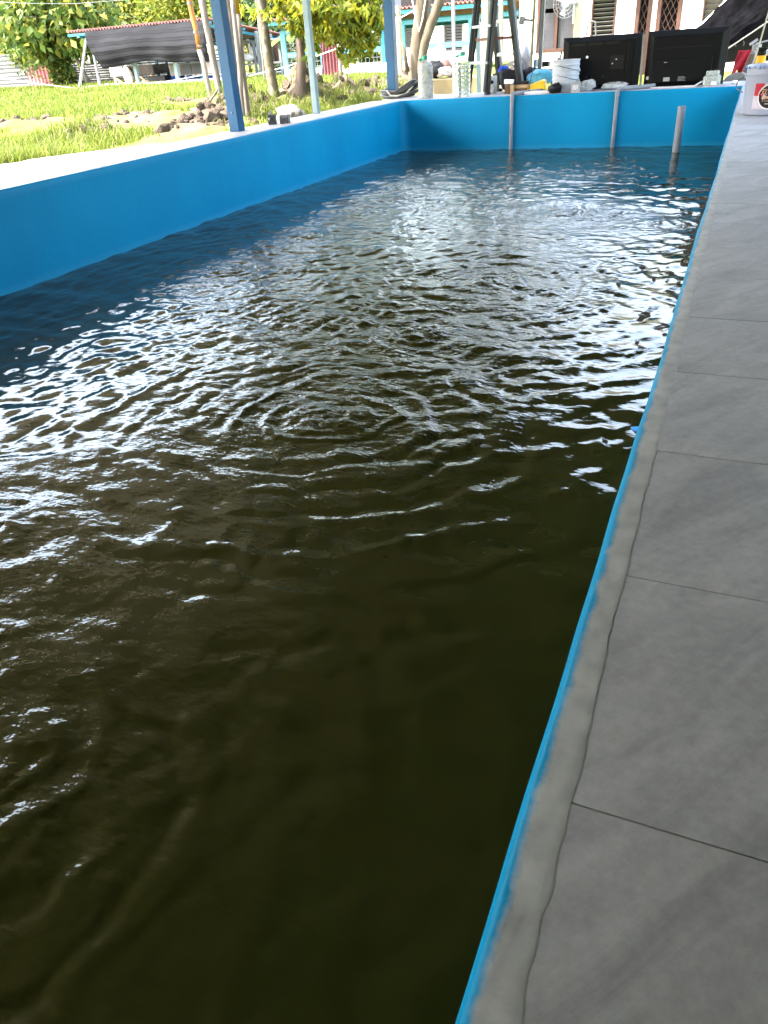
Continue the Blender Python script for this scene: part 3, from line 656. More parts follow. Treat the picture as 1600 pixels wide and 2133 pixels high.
# ------------------------------------------------------------------ televisions seen from behind
def bx(px0, px1, py0, py1, Y):  # a rectangle on the plane y = Y from pixels
    a = at_y((px0+px1)/2, py0, Y); b = at_y((px0+px1)/2, py1, Y); c = at_y(px0, (py0+py1)/2, Y); d = at_y(px1, (py0+py1)/2, Y)
    return c.x, d.x, b.z, a.z
def tv(label, x0, x1, z0, z1, y, kind):
    w_, h_ = x1-x0, z1-z0; t = thing('television', label, 'television', ((x0+x1)/2, y, z0))
    mb = MB(); d1, d2 = .02, .075; m_ = .055
    mb.box2((x0, y+.0, z0), (x1, y+.018, z1)); bz = mb.build('bezel', 'tv_edge', t, bevel=.003)
    mb = MB()
    a = [(x0+.004, z0+.004), (x1-.004, z0+.004), (x1-.004, z1-.004), (x0+.004, z1-.004)]; b = [(x0+m_, z0+.03), (x1-m_, z0+.03), (x1-m_, z1-m_*.8), (x0+m_, z1-m_*.8)]
    mb.add([(x, y-.001, z) for x, z in a]+[(x, y-d2*.6, z) for x, z in b], [(0, 1, 5, 4), (1, 2, 6, 5), (2, 3, 7, 6), (3, 0, 4, 7), (4, 5, 6, 7)])
    mb.build('back_cover', 'tv_black', t, bevel=.004)
    yb = y-d2*.6
    if kind == 0:
        MB().box2((x0+w_*.63, yb-.003, z0+h_*.36), (x0+w_*.80, yb+.002, z0+h_*.62)).build('port_panel', 'tv_edge', t, bevel=.002)
        for k in range(9):
            xx = x0+w_*(.66+.045*(k % 3)); zz = z0+h_*(.40+.075*(k//3))
            MB().box((xx, yb-.005, zz), (.012, .005, .010)).build('socket', 'pale_box' if k in (3, 7) else 'black', t)
        MB().box2((x0+w_*.84, yb-.012, z0+h_*.28), (x0+w_*.90, yb+.004, z0+h_*.86)).build('side_bulge', 'tv_black', t, bevel=.004)
        for k in range(3): MB().box2((x0+w_*(.12+.22*k), yb-.003, z1-h_*.17), (x0+w_*(.29+.22*k), yb+.002, z1-h_*.12)).build('vent', 'black', t)
        MB().tube([(x0+w_*.33, yb-.004, z0+h_*.62), (x0+w_*.33, yb+.002, z0+h_*.62)], .011, 12).build('sticker', 'label_white', t)
        for xx in (.33, .55):
            MB().tube([(x0+w_*xx, yb-.008, z0+h_*.24), (x0+w_*xx, yb+.002, z0+h_*.24)], .012, 10).build('mount_boss', 'black', t)
    else:
        MB().box2((x0+w_*.10, yb-.02, z0+.035), (x0+w_*.84, yb+.004, z0+h_*.50)).build('electronics_hump', 'tv_black', t, bevel=.006)
        MB().box2((x0+w_*.12, yb-.004, z0+h_*.68), (x0+w_*.80, yb+.002, z0+h_*.70)).build('vent', 'black', t)
        MB().box2((x0+w_*.26, yb-.022, z0+h_*.10), (x0+w_*.34, yb-.018, z0+h_*.17)).build('sticker', 'grey_box', t)
        for r_ in range(4): MB().box2((x0+w_*.44, yb-.022, z0+h_*(.10+.022*r_)), (x0+w_*(.54-.02*(r_ % 2)), yb-.0195, z0+h_*(.108+.022*r_))).build('print_line', 'grey_box', t)
        for xx in (.25, .265, .28): MB().box((x0+w_*xx, yb-.021, z0+h_*.44), (.005, .004, .005)).build('mark', 'label_white', t)
        MB().tube([(x0+w_*.055, y-.03, z0+h_*.17), (x0+w_*.055, y-.036, z0+h_*.17)], .014, 12).build('tag', 'pale_box', t)
    return t
x0, x1, z0, z1 = bx(1172, 1334, 74, 186, 7.95); tv('smaller black television seen from behind, next to the white buckets', x0, x1, .001, z1, 7.95, 0)
x0, x1, z0, z1 = bx(1346, 1514, 60, 180, 7.90); tv('larger black television seen from behind, beside the glass jar', x0, x1, .001, z1, 7.90, 1)
q = at_y(1334, 180, 7.86); q2 = at_y(1341, 72, 7.86)
o = MB().tube([(q.x, 7.86, .001), (q2.x, 7.88, q2.z)], .011, 8).build('stick', 'grey_wood', smooth=True, loc=q); tag(o, 'thin pale stick leaning upright between the two televisions', 'stick')
# ------------------------------------------------------------------ white paint bucket on the right coping
def bucket():
    q = at_z(1598, 241, 0.); k = ppm(q); r0, r1 = 49/k, 54/k; h = 92/k
    c = Vector((q.x, q.y+r0*.9, .0005)); t = thing('paint_bucket', 'white paint bucket with round dark label on the right coping', 'bucket', c)
    MB().lathe([(r0*.94, 0), (r0, .006), (r1*.985, h*.74), (r1*1.04, h*.745), (r1*1.05, h*.80), (r1*1.0, h*.81), (r1*1.0, h*.93), (r1*1.05, h*.94), (r1*1.05, h*.965), (r1*.95, h), (.002, h*.985)], 40, c).build('body', 'bucket', t, smooth=True)
    for i in range(26):
        a = i*2*math.pi/26+rnd.uniform(-.08, .08); l = rnd.uniform(.006, .028)
        p = c+Vector((r1*1.052*math.cos(a), r1*1.052*math.sin(a), h*.966))
        MB().tube([p+Vector((0, 0, .002)), p-Vector((0, 0, l*.6)), p-Vector((0, 0, l))], [.004, .0035, .001], 6).build('paint_drip', 'paint_blue', t, smooth=True)
    MB().lathe([(r1*1.02, h*.967), (r1*.97, h*.992), (r1*.8, h*.998), (r1*.8, h*.99)], 40, c, cap=False).build('paint_smear', 'paint_blue', t, smooth=True)
    ca = math.atan2(-c.y, -c.x)  # towards the camera
    def rad(z): return r0+(r1*.985-r0)*(z/(h*.74))
    def patch(name, pts, m, off, par=t):   # pts: (u angle-metres, z) polygon wrapped round the bucket
        mb = MB(); vs = []
        for u, z in pts:
            R_ = rad(z)+off; a = ca+u/rad(z); vs.append((c.x+R_*math.cos(a), c.y+R_*math.sin(a), c.z+z))
        mb.add(vs, [tuple(range(len(vs)))]) if len(vs) < 5 else mb.add(vs+[((lambda R_, a: (c.x+R_*math.cos(a), c.y+R_*math.sin(a), c.z+sum(p[1] for p in pts)/len(pts)))(rad(h*.4)+off+.001, ca+sum(p[0] for p in pts)/len(pts)/rad(h*.4)))], [(i, (i+1) % len(vs), len(vs)) for i in range(len(vs))])
        return mb.build(name, m, par)
    def strip(name, u0, u1, z0_, z1_, m, off, sh=0., par=t):
        mb = MB(); n_ = 10; vs = []
        for i in range(n_+1):
            for z in (z0_, z1_):
                u = u0+(u1-u0)*i/n_ + sh*(z-z0_); R_ = rad(z)+off; a = ca+u/rad(z); vs.append((c.x+R_*math.cos(a), c.y+R_*math.sin(a), c.z+z))
        mb.add(vs, [(2*i, 2*i+2, 2*i+3, 2*i+1) for i in range(n_)]); return mb.build(name, m, par)
    s = 1/k
    lb = strip('label', -34*s, 34*s, h*.14, h*.645, 'label_lilac', .0012)
    strip('label_band', -33*s, -14*s, h*.40, h*.645, 'label_red', .0018, par=lb); strip('label_band', 20*s, 33*s, h*.40, h*.645, 'label_red', .0018, par=lb)
    zc = h*.385
    for rr, m, off in ((24*s, 'label_white', .0024), (21.5*s, 'label_dark', .0030)):
        patch('label_disc', [(rr*math.cos(a*math.pi/16), zc+rr*math.sin(a*math.pi/16)) for a in range(32)], m, off, lb)
    def text(body, size, u, z, m):
        cu = bpy.data.curves.new('lettering', 'FONT'); cu.body = body; cu.size = size; cu.align_x = 'CENTER'; cu.resolution_u = 2
        to = bpy.data.objects.new('lettering_tmp', cu); COL.objects.link(to)
        dg = bpy.context.evaluated_depsgraph_get(); me = bpy.data.meshes.new_from_object(to.evaluated_get(dg))
        bpy.data.objects.remove(to)
        for v in me.vertices:
            uu = u+v.co.x; zz = z+v.co.y; R_ = rad(zz)+.0052; a = ca+uu/rad(zz); v.co = (c.x+R_*math.cos(a), c.y+R_*math.sin(a), c.z+zz)
        me.materials.clear(); me.materials.append(M[m]); o = bpy.data.objects.new('lettering', me); COL.objects.link(o); o.parent = lb; o.location = -world_loc(lb)
    text('双组份', 12.5*s, 0, zc+4*s, 'label_gold'); text('2-Component', 5.0*s, 0, zc-9*s, 'label_gold')
    for i in range(7): strip('glyph_bar', (-15.6+4.6*i)*s, (-12.2+4.6*i)*s, zc-4*s, zc+.5*s, 'label_gold', .0052, par=lb)
    strip('glyph_bar', -8*s, 6*s, zc-13.8*s, zc-12.6*s, 'label_white', .0052, par=lb)
    for i in range(3): strip('glyph_bar', (-6+4*i)*s, (-3+4*i)*s, zc+15.5*s, zc+18*s, 'label_white', .0052, par=lb)
    # wire bail hanging on the pond side
    l = Vector((math.cos(ca-math.pi/2), math.sin(ca-math.pi/2), 0)); fr = Vector((math.cos(ca), math.sin(ca), 0))
    a0 = c-l*0
    pts = []
    for i in range(15):
        a = math.pi*i/14
        pts.append(c+l*(r1*1.06*math.cos(a))*-1+fr*(-.0)+Vector((0, 0, h*.76))+(-l*0)+Vector((0, 0, -.11*math.sin(a)))+(-fr*(r1*1.25)*math.sin(a))*-1*0+(Vector((-1, 0, 0))*(r1*1.12)*math.sin(a)*0))
    side = Vector((-1, .05, 0)).normalized()
    pts = [c+side*(r1*1.03)+Vector((0, .03, h*.77)), c+side*(r1*1.22)+Vector((0, .0, h*.70)), c+side*(r1*1.30)+Vector((0, -.01, h*.60)), c+side*(r1*1.24)+Vector((0, -.02, h*.53)), c+side*(r1*1.02)+Vector((0, -.05, h*.46))]
    MB().tube(pts, .0028, 6).build('bail', 'wire', t, smooth=True)
    return c, h, r1
bc, bh, br = bucket()
# sprayer behind the bucket
q = at_y(1580, 150, bc.y+.42); k = ppm(q)
t = thing('spray_bottle', 'amber spray bottle with black trigger head behind the paint bucket', 'bottle', (q.x, q.y, 0.001))
MB().lathe([(14/k, 0), (14/k, q.z*.55), (14/k, q.z*.9), (13/k, q.z+4/k), (9.5/k, q.z+14/k), (9/k, q.z+29/k), (5/k, q.z+29.5/k)], 20, (q.x, q.y, 0.001)).build('body', 'amber', t, smooth=True)
hd = Vector((q.x, q.y, q.z+29/k))
MB().lathe([(7/k, 0), (8/k, 2/k), (8/k, 7/k), (6/k, 9/k)], 14, hd).build('collar', 'black', t, smooth=True)
MB().beam(hd+Vector((-9/k, 0, 12/k)), hd+Vector((9/k, 0, 12/k)), 7/k, 6/k).build('trigger_head', 'black', t, bevel=.004)
MB().beam(hd+Vector((-8/k, 0, 9/k)), hd+Vector((-9/k, 0, 1/k)), 3/k, 3/k).build('trigger', 'grey_box', t)
MB().beam(hd+Vector((-9/k, 0, 13/k)), hd+Vector((-13/k, 0, 13/k)), 3/k).build('nozzle', 'pale_box', t)
# glass jar and its white cable
q = at_z(1480, 180, 0.); q = Vector((q.x, q.y+.10, .001)); k = ppm(q)
t = thing('glass_jar', 'empty square glass jar standing before the larger television', 'jar', q)
def rsq(hw, z, c): return [Vector((c.x+hw*sx*(1 if i else .7), c.y+hw*sy*(.7 if i else 1), c.z+z)) for sx, sy, i in ((-1, -1, 1), (-1, -1, 0), (1, -1, 0), (1, -1, 1), (1, 1, 1), (1, 1, 0), (-1, 1, 0), (-1, 1, 1))]
mb = MB(); rings = [(16.5, 0), (17, 1), (17, 16), (13, 20), (13, 24), (12.5, 26)]; vs = []
for hw, z in rings: vs += rsq(hw/k, z/k, q)
for hw, z in reversed(rings): vs += rsq(hw/k-.003, z/k+.003, q)
nr = 2*len(rings)
mb.add(vs, [(i*8+j, i*8+(j+1) % 8, (i+1)*8+(j+1) % 8, (i+1)*8+j) for i in range(nr-1) for j in range(8)]); mb.build('glass', 'jar_glass', t, smooth=True)
MB().box2((q.x+.0, q.y-17.3/k, 2/k), (q.x+10/k, q.y-17.1/k, 8/k)).build('paper_label', 'white_box', t)
o = MB().tube([q+Vector((-18/k, -.02, 8/k)), q+Vector((-24/k, -.05, 6/k)), q+Vector((-32/k, -.07, 1/k)), q+Vector((-60/k, -.06, .5/k)), q+Vector((-120/k, -.03, .5/k))], .006, 6).build('cable', 'label_white', smooth=True, loc=q); tag(o, 'short white cable lying on the ledge beside the glass jar', 'cable')
# ------------------------------------------------------------------ clutter on the ledge behind the back wall
def blob(name, label, cat, c, size, m, seed, squash=.25, sub=3, parts=None):
    bm = bmesh.new(); bmesh.ops.create_icosphere(bm, subdivisions=sub, radius=1.0)
    rr = np.random.RandomState(seed); off = rr.uniform(0, 50, 3)
    for v in bm.verts:
        p = v.co.normalized(); n_ = float(fbm(np.array([p.x*1.6+off[0]+p.z]), np.array([p.y*1.6+off[1]-p.z*.7]), 4, seed)[0])
        n2 = abs(float(vnoise(np.array([p.x*4+off[2]+p.z*3]), np.array([p.y*4+p.z*2]), seed+5)[0])-.5)
        s_ = 1+squash*2.2*(n_-.47)-squash*.9*(.25-n2)
        v.co = Vector((p.x*size[0]*s_, p.y*size[1]*s_, max(p.z, -.75)*size[2]*s_))
    me = bpy.data.meshes.new(name); bm.to_mesh(me); bm.free(); me.materials.append(M[m])
    me.polygons.foreach_set('use_smooth', [True]*len(me.polygons))
    zmin = min(v.co.z for v in me.vertices)
    for v in me.vertices: v.co.z -= zmin
    o = bpy.data.objects.new(name, me); COL.objects.link(o); o.location = c
    if label: tag(o, label, cat)
    return o
LY = 8.02
def led(px, py=195, y=LY): q = at_y(px, py, y); return Vector((q.x, y, .001))
k8 = ppm(led(1100))
# low table behind the ledge carrying part of the heap
tb = at_y(1130, 145, 8.75); t = thing('work_table', 'rough wooden table carrying bags behind the back wall', 'table', (tb.x, 8.75, GZ))
xa, xb = at_y(1040, 145, 8.75).x, at_y(1152, 145, 8.75).x
MB().box2((xa, 8.5, tb.z-.03), (xb, 9.05, tb.z)).build('tabletop', 'dark_wood', t, bevel=.004)
for xx in (xa+.04, xb-.04):
    for yy in (8.54, 9.0): MB().box2((xx-.025, yy-.025, GZ-.02), (xx+.025, yy+.025, tb.z-.03)).build('leg', 'dark_wood', t)
for xx in (xb-.16, xb-.10): MB().beam((xx, 8.52, tb.z-.20), (xx+.07, 8.52, tb.z-.03), .03, .02).build('brace', 'dark_wood', t)
TZ = tb.z+.001
blob('clothes_bundle', 'heap of black clothes on the ledge between the ladder legs', 'clothes', led(1066, y=8.14), (.13, .10, .115), 'dark_cloth', 3, .35)
blob('clothes_bundle', 'dark bundled bag under the galvanised poles beside the ladder', 'bag', led(1100, y=8.2)+Vector((0, 0, 0)), (.11, .10, .105), 'dark_cloth', 8, .4)
b = blob('cloth', 'royal blue cloth draped over the black clothes behind the ladder', 'cloth', led(1049, y=8.18)+Vector((0, 0, .135)), (.065, .05, .045), 'royal_cloth', 5, .5)
b = blob('cloth', 'pale pink cloth lying on the black clothes heap', 'cloth', led(1064, y=8.14)+Vector((.02, 0, .165)), (.05, .04, .028), 'pink_cloth', 6, .5)
blob('grey_bag', 'tied grey bag with a peak standing behind the ladder', 'bag', Vector((at_y(1092, 140, 8.7).x, 8.7, TZ)), (.075, .06, .10), 'grey_cloth', 12, .5)
blob('cloth_bag', 'pink bag beside the tied grey bag', 'bag', Vector((at_y(1080, 140, 8.65).x, 8.65, TZ)), (.05, .05, .07), 'pink_cloth', 13, .4)
blob('plastic_bag', 'bright sky blue plastic bag beside the stacked white buckets', 'bag', led(1130, y=8.08)+Vector((-.015, 0, .045)), (.125, .10, .072), 'bag_blue', 21, .38)
blob('plastic_bag', 'black crumpled bag in front of the stacked white buckets', 'bag', led(1157, y=7.63), (.06, .045, .042), 'black', 25, .4)
blob('plastic_bag', 'clear crumpled plastic bag beside the small grey box', 'bag', led(1222, y=7.72), (.07, .055, .05), 'film', 31, .4)
blob('plastic_bag', 'flat clear plastic bag before the smaller television', 'bag', led(1278, y=7.82), (.11, .06, .032), 'film', 37, .4)
q = led(1209, y=7.625)
t = thing('small_carton', 'small grey carton with pale print below the buckets', 'box', q+Vector((-.09, 0, 0)))
q = q+Vector((-.045, 0, 0))
MB().box2((q.x-.035, q.y-.03, .001), (q.x+.035, q.y+.03, .085)).build('body', 'grey_box', t, bevel=.002)
for i in range(4): MB().box2((q.x-.020+.012*i, q.y-.0315, .02+.006*(i % 2)), (q.x-.014+.012*i, q.y-.0302, .06)).build('print_mark', 'label_white', t)
# stacked white buckets, one inside the other
q = led(1176, y=7.765); rB = .122
for i in range(2):
    zz = .001+.075*i; c = q+Vector((0, 0, zz))
    t = thing('white_bucket', ['lower of the two stacked white buckets on the ledge', 'upper of the two stacked white buckets on the ledge'][i], 'bucket', c, 'stack of white buckets')
    MB().lathe([(rB*.88, .001), (rB*.90, .005), (rB*.945, .095), (rB*.985, .098), (rB*.99, .106), (rB*.955, .110), (rB*.96, .128), (rB*.995, .131), (rB, .139), (rB*.965, .143), (rB*.97, .166), (rB*1.01, .169), (rB*1.01, .176), (rB*.95, .176), (rB*.86, .006), (.002, .006)], 32, c).build('body', 'bucket_white', t, smooth=True)
    pts = [c+Vector((rB*1.01*math.cos(a), rB*1.03*math.sin(a), .135-.028*(a+2.0))) for a in np.linspace(-2.0, -.25, 10)]
    MB().tube(pts, .0022, 6).build('bail', 'wire', t, smooth=True)
    MB().box(c+Vector((rB*1.0, -.03, .088)), (.022, .02, .015)).build('ear', 'bucket_white', t)
# yellow dustpan-like scoop
q = led(1118, y=7.86); kk = ppm(q)
t = thing('yellow_scoop', 'yellow plastic scoop lying on its side on the ledge', 'scoop', q)
poly = [Vector((q.x-.24, q.y+.02, .012)), Vector((q.x-.06, q.y, .062)), Vector((q.x+.055, q.y-.01, .095)), Vector((q.x+.075, q.y-.01, .085)), Vector((q.x+.085, q.y-.01, .02)), Vector((q.x+.07, q.y-.01, .004)), Vector((q.x-.06, q.y, .003)), Vector((q.x-.24, q.y+.02, .003))]
MB().prism(poly, (0, 0, 0), (0, .07, .012)).build('pan', 'yellow', t, bevel=.006)
q = led(1062, y=7.84)
t = thing('white_carton', 'small white carton beside the yellow scoop', 'box', q+Vector((0, 0, .08)))
MB().box(q+Vector((-.01, 0, .10)), (.085, .05, .035), Matrix.Rotation(.06, 3, 'Y')).build('body', 'white_box', t, bevel=.002)
o = MB().box2((q.x+.008, q.y-.03, .001), (q.x+.045, q.y+.02, .075)).build('wood_block', 'wood', bevel=.003, loc=q); tag(o, 'upright pale wooden block at the top of the left thin pipe', 'block')
o = MB().box2((q.x-.05, q.y-.01, .001), (q.x+.0, q.y+.04, .078)).build('speaker_stand_block', 'dark_wood', loc=q, bevel=.003); tag(o, 'dark wooden block holding up the small white carton', 'block')
o = MB().box(q+Vector((.10, .03, .085)), (.13, .05, .022), Matrix.Rotation(-.03, 3, 'Y')).build('disc_player', 'black', bevel=.002, loc=q); tag(o, 'thin black electronic box between white carton and blue bag', 'device')
o = MB().box(q+Vector((.09, .03, .055)), (.16, .06, .03)).build('plank', 'wood', bevel=.002, loc=q); tag(o, 'short wooden plank under the thin black electronic box', 'plank')
o = MB().box2((q.x+.03, q.y+.005, .001), (q.x+.16, q.y+.055, .038)).build('timber', 'dark_wood', loc=q, bevel=.003); tag(o, 'dark timber piece lowest behind the yellow scoop', 'plank')
# little speaker
q = led(1027, y=7.99)
t = thing('small_speaker', 'small grey speaker with one black cone between the ladder legs', 'speaker', q)
MB().box2((q.x-.03, q.y-.04, .001), (q.x+.03, q.y+.04, .15)).build('cabinet', 'pale_box', t, bevel=.012)
MB().tube([(q.x, q.y-.0405, .098), (q.x, q.y-.044, .098)], .017, 16).build('cone', 'black', t)
o = MB().tube([led(1066, y=7.70)+Vector((0, 0, .01)), led(1075, y=7.75)+Vector((0, 0, .018)), led(1090, y=7.72)+Vector((0, 0, .022)), led(1100, y=7.76)+Vector((0, 0, .02)), led(1108, y=7.8)+Vector((0, 0, .012)), led(1090, y=7.82)+Vector((0, 0, .01)), led(1070, y=7.76)+Vector((0, 0, .01))], .007, 7).build('black_tubing', 'hose', smooth=True, loc=led(1066)); tag(o, 'black tubing curled at the top of the left thin pipe', 'tubing')
o = MB().tube([led(1092, y=7.62)+Vector((0, 0, .010)), led(1115, y=7.64)+Vector((0, 0, .010)), led(1140, y=7.63)+Vector((0, 0, .012)), led(1165, y=7.68)+Vector((0, 0, .012))], [.010, .016, .012, .004], 8).build('white_hose', 'label_white', smooth=True, loc=led(1110)); tag(o, 'white flattened hose lying in front of the yellow scoop', 'hose')
# poles behind the ledge
def pole(name, label, px0, py0, px1, py1, Y, wpx, m, cat='pole', square=True, zbase=None, ztop=3.0):
    a = at_y(px1, py1, Y); b = at_y(px0, py0, Y); k = ppm(a); w_ = wpx/k
    d = (b-a); top = a+d*((ztop-a.z)/d.z) if abs(d.z) > .01 else b
    base = a if zbase is None else a+d*((zbase-a.z)/d.z)
    mb = MB(); mb.beam(base, top, w_, w_) if square else mb.tube([base, (base+top)/2, top], w_/2, 12)
    return tag(mb.build(name, m, loc=base, smooth=not square, bevel=.003 if square else 0), label, cat)
pole('galvanised_pole', 'pale galvanised pole with holes standing above the blue bag', 1132, 0, 1124, 150, 8.35, 8, 'grey_steel', zbase=GZ-.05, ztop=2.6)
pl_o = pole('olive_pole', 'thin olive pole carrying the black floodlight', 1114, 0, 1106, 140, 8.42, 6, 'olive_pole', square=False, zbase=GZ-.05, ztop=2.6)
q = at_y(1086, 44, 8.40); k = ppm(q); pt = at_y(1110, 42, 8.42)
t = thing('floodlight', 'small black floodlight on an arm of the olive pole', 'lamp', pt)
MB().beam(q+Vector((0, 0, -6/k)), q+Vector((3/k, 0, 8/k)), 11/k, 8/k, up=(0, 1, 0)).build('housing', 'grey_box', t, bevel=.004)
MB().beam(q+Vector((3/k, 0, 2/k)), pt, 4/k, 4/k).build('arm', 'black', t)
o = MB().tube([at_y(1128, 0, 8.3), at_y(1121, 85, 8.28), at_y(1112, 140, 8.2), at_y(1104, 170, 7.8), at_y(1102, 190, 7.62)], .0035, 6).build('black_cable', 'black', smooth=True, loc=led(1102)); tag(o, 'black cable hanging beside the galvanised pole down to the wall', 'cable')
o = MB().prism([at_y(1048, 138, 8.9), at_y(1060, 130, 8.9), at_y(1110, 104, 8.9), at_y(1112, 113, 8.9), at_y(1070, 136, 8.9)], (0, 0, 0), (0, .03, 0)).build('grey_board', 'grey_box', loc=at_y(1080, 130, 8.9)); tag(o, 'dark grey board leaning at a slant behind the ladder', 'board')
o = MB().box2(at_y(1111, 141, 8.72), at_y(1122, 123, 8.85)).build('green_tub', 'teal', loc=at_y(1116, 140, 8.8), bevel=.006); tag(o, 'small green tub on the table between the two poles', 'tub')
o = MB().box2(at_y(1127, 140, 8.7), at_y(1147, 127, 8.8)).build('black_case', 'black', loc=at_y(1136, 140, 8.75), bevel=.004); tag(o, 'flat black case on the table right of the galvanised pole', 'case')
q = at_y(1168, 128, 8.6); k = ppm(q)
t = thing('pipe_offcut', 'beige pipe offcut with black clamp beside the smaller television', 'pipe', q)
MB().tube([q+Vector((-8/k, 0, 3/k)), q+Vector((12/k, 0, -4/k))], 5.5/k, 14).build('tube', 'beige_col', t, smooth=True)
MB().beam(q+Vector((-2/k, 0, 5/k)), q+Vector((1/k, 0, 17/k)), 3/k, 3/k).build('clamp', 'black', t)
MB().beam(q+Vector((12/k, 0, -4/k)), Vector((q.x+12/k, q.y, GZ)), 4/k, 4/k).build('support', 'grey_steel', t)
# ------------------------------------------------------------------ right back corner: post with red rag, tyre-like hood, black awning
q = at_y(1562, 168, 8.6); k = ppm(q)
t = thing('sandy_post', 'short sandy round post with grey pipe fitting behind the bucket', 'post', (q.x, q.y, GZ))
MB().lathe([(20/k, 0), (20/k, (q.z-GZ)+10/k), (17/k, (q.z-GZ)+48/k)], 20, (q.x, q.y, GZ)).build('shaft', 'beige_col', t, smooth=True)
e = Vector((q.x+2/k, q.y, q.z+48/k))
MB().tube([e+Vector((0, 0, -3/k)), e+Vector((0, 0, 16/k))], 9/k, 14).build('fitting', 'grey_box', t, smooth=True)
MB().tube([e+Vector((0, 0, 0)), e+Vector((-6/k, -14/k, 0))], 6/k, 14).build('outlet', 'grey_box', t, smooth=True)
MB().beam(e+Vector((-3/k, 0, 17/k)), e+Vector((18/k, 0, 21/k)), 2.5/k, 3/k).build('lever', 'alu', t, bevel=.003)
# rag: folded strip of cloth
q = at_y(1546, 105, 8.40); k = ppm(q); mb = MB(); vs = []; nu, nv = 14, 16
for j in range(nv+1):
    v = j/nv
    for i in range(nu+1):
        u = i/nu
        wdt = 24*(1-.25*v)/k; x = q.x+(u-.45)*wdt-(6*v)/k+(10*(1-v)**2)/k*.5
        z = q.z-(v*(44+9*math.sin(u*6.5+1)))/k
        y = q.y+.02*math.sin(u*9+v*2)*(.4+v)-.02*v
        vs.append((x, y, z))
mb.add(vs, [(j*(nu+1)+i, j*(nu+1)+i+1, (j+1)*(nu+1)+i+1, (j+1)*(nu+1)+i) for j in range(nv) for i in range(nu)])
tag(mb.build('red_rag', 'red_cloth', smooth='all', loc=q, solid=.006), 'red rag hanging over the sandy post', 'rag')
q = at_y(1533, 180, 8.3); k = ppm(q)
mb = MB(); prof2 = [Vector((q.x+30*math.cos(a)/k, q.y, q.z+24*math.sin(a)/k)) for a in np.linspace(0, math.pi, 15)]
mb.prism(prof2, (0, 0, 0), (0, .35, 0)); tag(mb.build('grey_hood', 'grey_wood', loc=q, smooth=True), 'grey rounded hood behind the right end of the back wall', 'hood')
o = blob('sponge', 'cream sponge lying on the ledge left of the bucket', 'sponge', led(1527, y=7.85), (.035, .03, .014), 'white_box', 44, .15)
# black awning cloth sloping over the right corner and a black sheet painted as the deep shade below it
A = [at_y(1452, 62, 10.6), at_y(1528, -5, 10.6)]
A0, A1 = at_y(1440, 72, 10.8), at_y(1535, -22, 10.8)
B0, B1 = at_y(1530, 92, 9.6), at_y(1660, 5, 9.6)
mb = MB(); nu, nv = 20, 14; vs = []
for j in range(nv+1):
    v = j/nv
    for i in range(nu+1):
        u = i/nu*1.7
        p = (A0+(A1-A0)*u)*(1-v)+(B0+(B1-B0)*u)*v
        p.z += -.05*math.sin(v*math.pi)+.015*math.sin(u*14+v*3)+.01*math.sin(v*17)
        vs.append(p)
mb.add(vs, [(j*(nu+1)+i, j*(nu+1)+i+1, (j+1)*(nu+1)+i+1, (j+1)*(nu+1)+i) for j in range(nv) for i in range(nu)])
aw = thing('shade_awning', 'black shade cloth awning sloping down at the right back corner', 'awning', A0)
mb.build('cloth', 'net', aw, smooth='all', solid=.004)
MB().tube([B0+(B1-B0)*-.12, B0+(B1-B0)*1.5], .008, 6).build('edge_rope', 'rope', aw)
MB().tube([A0, A0+(A1-A0)*1.6], .010, 6).build('edge_rope', 'label_white', aw)
o = MB().box2((at_y(1490, 100, 10.9).x, 10.9, at_y(1560, 128, 10.9).z), (3.5, 10.94, 3.0)).build('shade_backdrop', 'dark_room', loc=at_y(1560, 128, 10.9)); tag(o, 'black sheet added as the dark shaded interior under the awning', 'tarp')
q = at_y(1570, 88, 9.8); k = ppm(q)
o = MB().beam(q+Vector((-7/k, 0, -4/k)), q+Vector((7/k, 0, 5/k)), 5/k, 5/k).build('white_tube_lamp', 'label_lilac', loc=q); tag(o, 'pale lilac bar hanging before the dark sheet under the awning', 'bar')
q = at_y(1541, 92, 9.8)
o = MB().tube([q+Vector((8/k*math.cos(a), 0, 8/k*math.sin(a))) for a in np.linspace(-.4, 3.6, 14)], 1.2/k, 6).build('hook', 'grey_steel', loc=q, smooth=True); tag(o, 'curved grey hook hanging before the dark sheet under the awning', 'hook')
o = MB().tube([at_y(1563, 149, bc.y+.30), at_y(1582, 92, bc.y+.3), at_y(1603, 18, bc.y+.3), at_y(1625, -60, bc.y+.3), at_y(1700, -330, bc.y+.3)], .0045, 7).build('rope_line', 'rope', smooth=True, loc=at_y(1563, 149, bc.y+.3)); tag(o, 'thin beige rope rising taut behind the paint bucket', 'rope')
q = at_y(1597, 118, 8.9); k = ppm(q)
t = thing('control_box', 'grey control box at the right edge beside the sprayer', 'box', q)
MB().box2(q+Vector((-7/k, 0, -9/k)), q+Vector((30/k, .12, 12/k))).build('case', 'pale_box', t, bevel=.004); MB().box2(q+Vector((-3/k, -.004, -7/k)), q+Vector((20/k, -.0005, 2/k))).build('panel', 'black', t)
MB().box2(q+Vector((4/k, .03, -9/k-.8)), q+Vector((16/k, .09, -9/k))).build('stand', 'dark_frame', t)
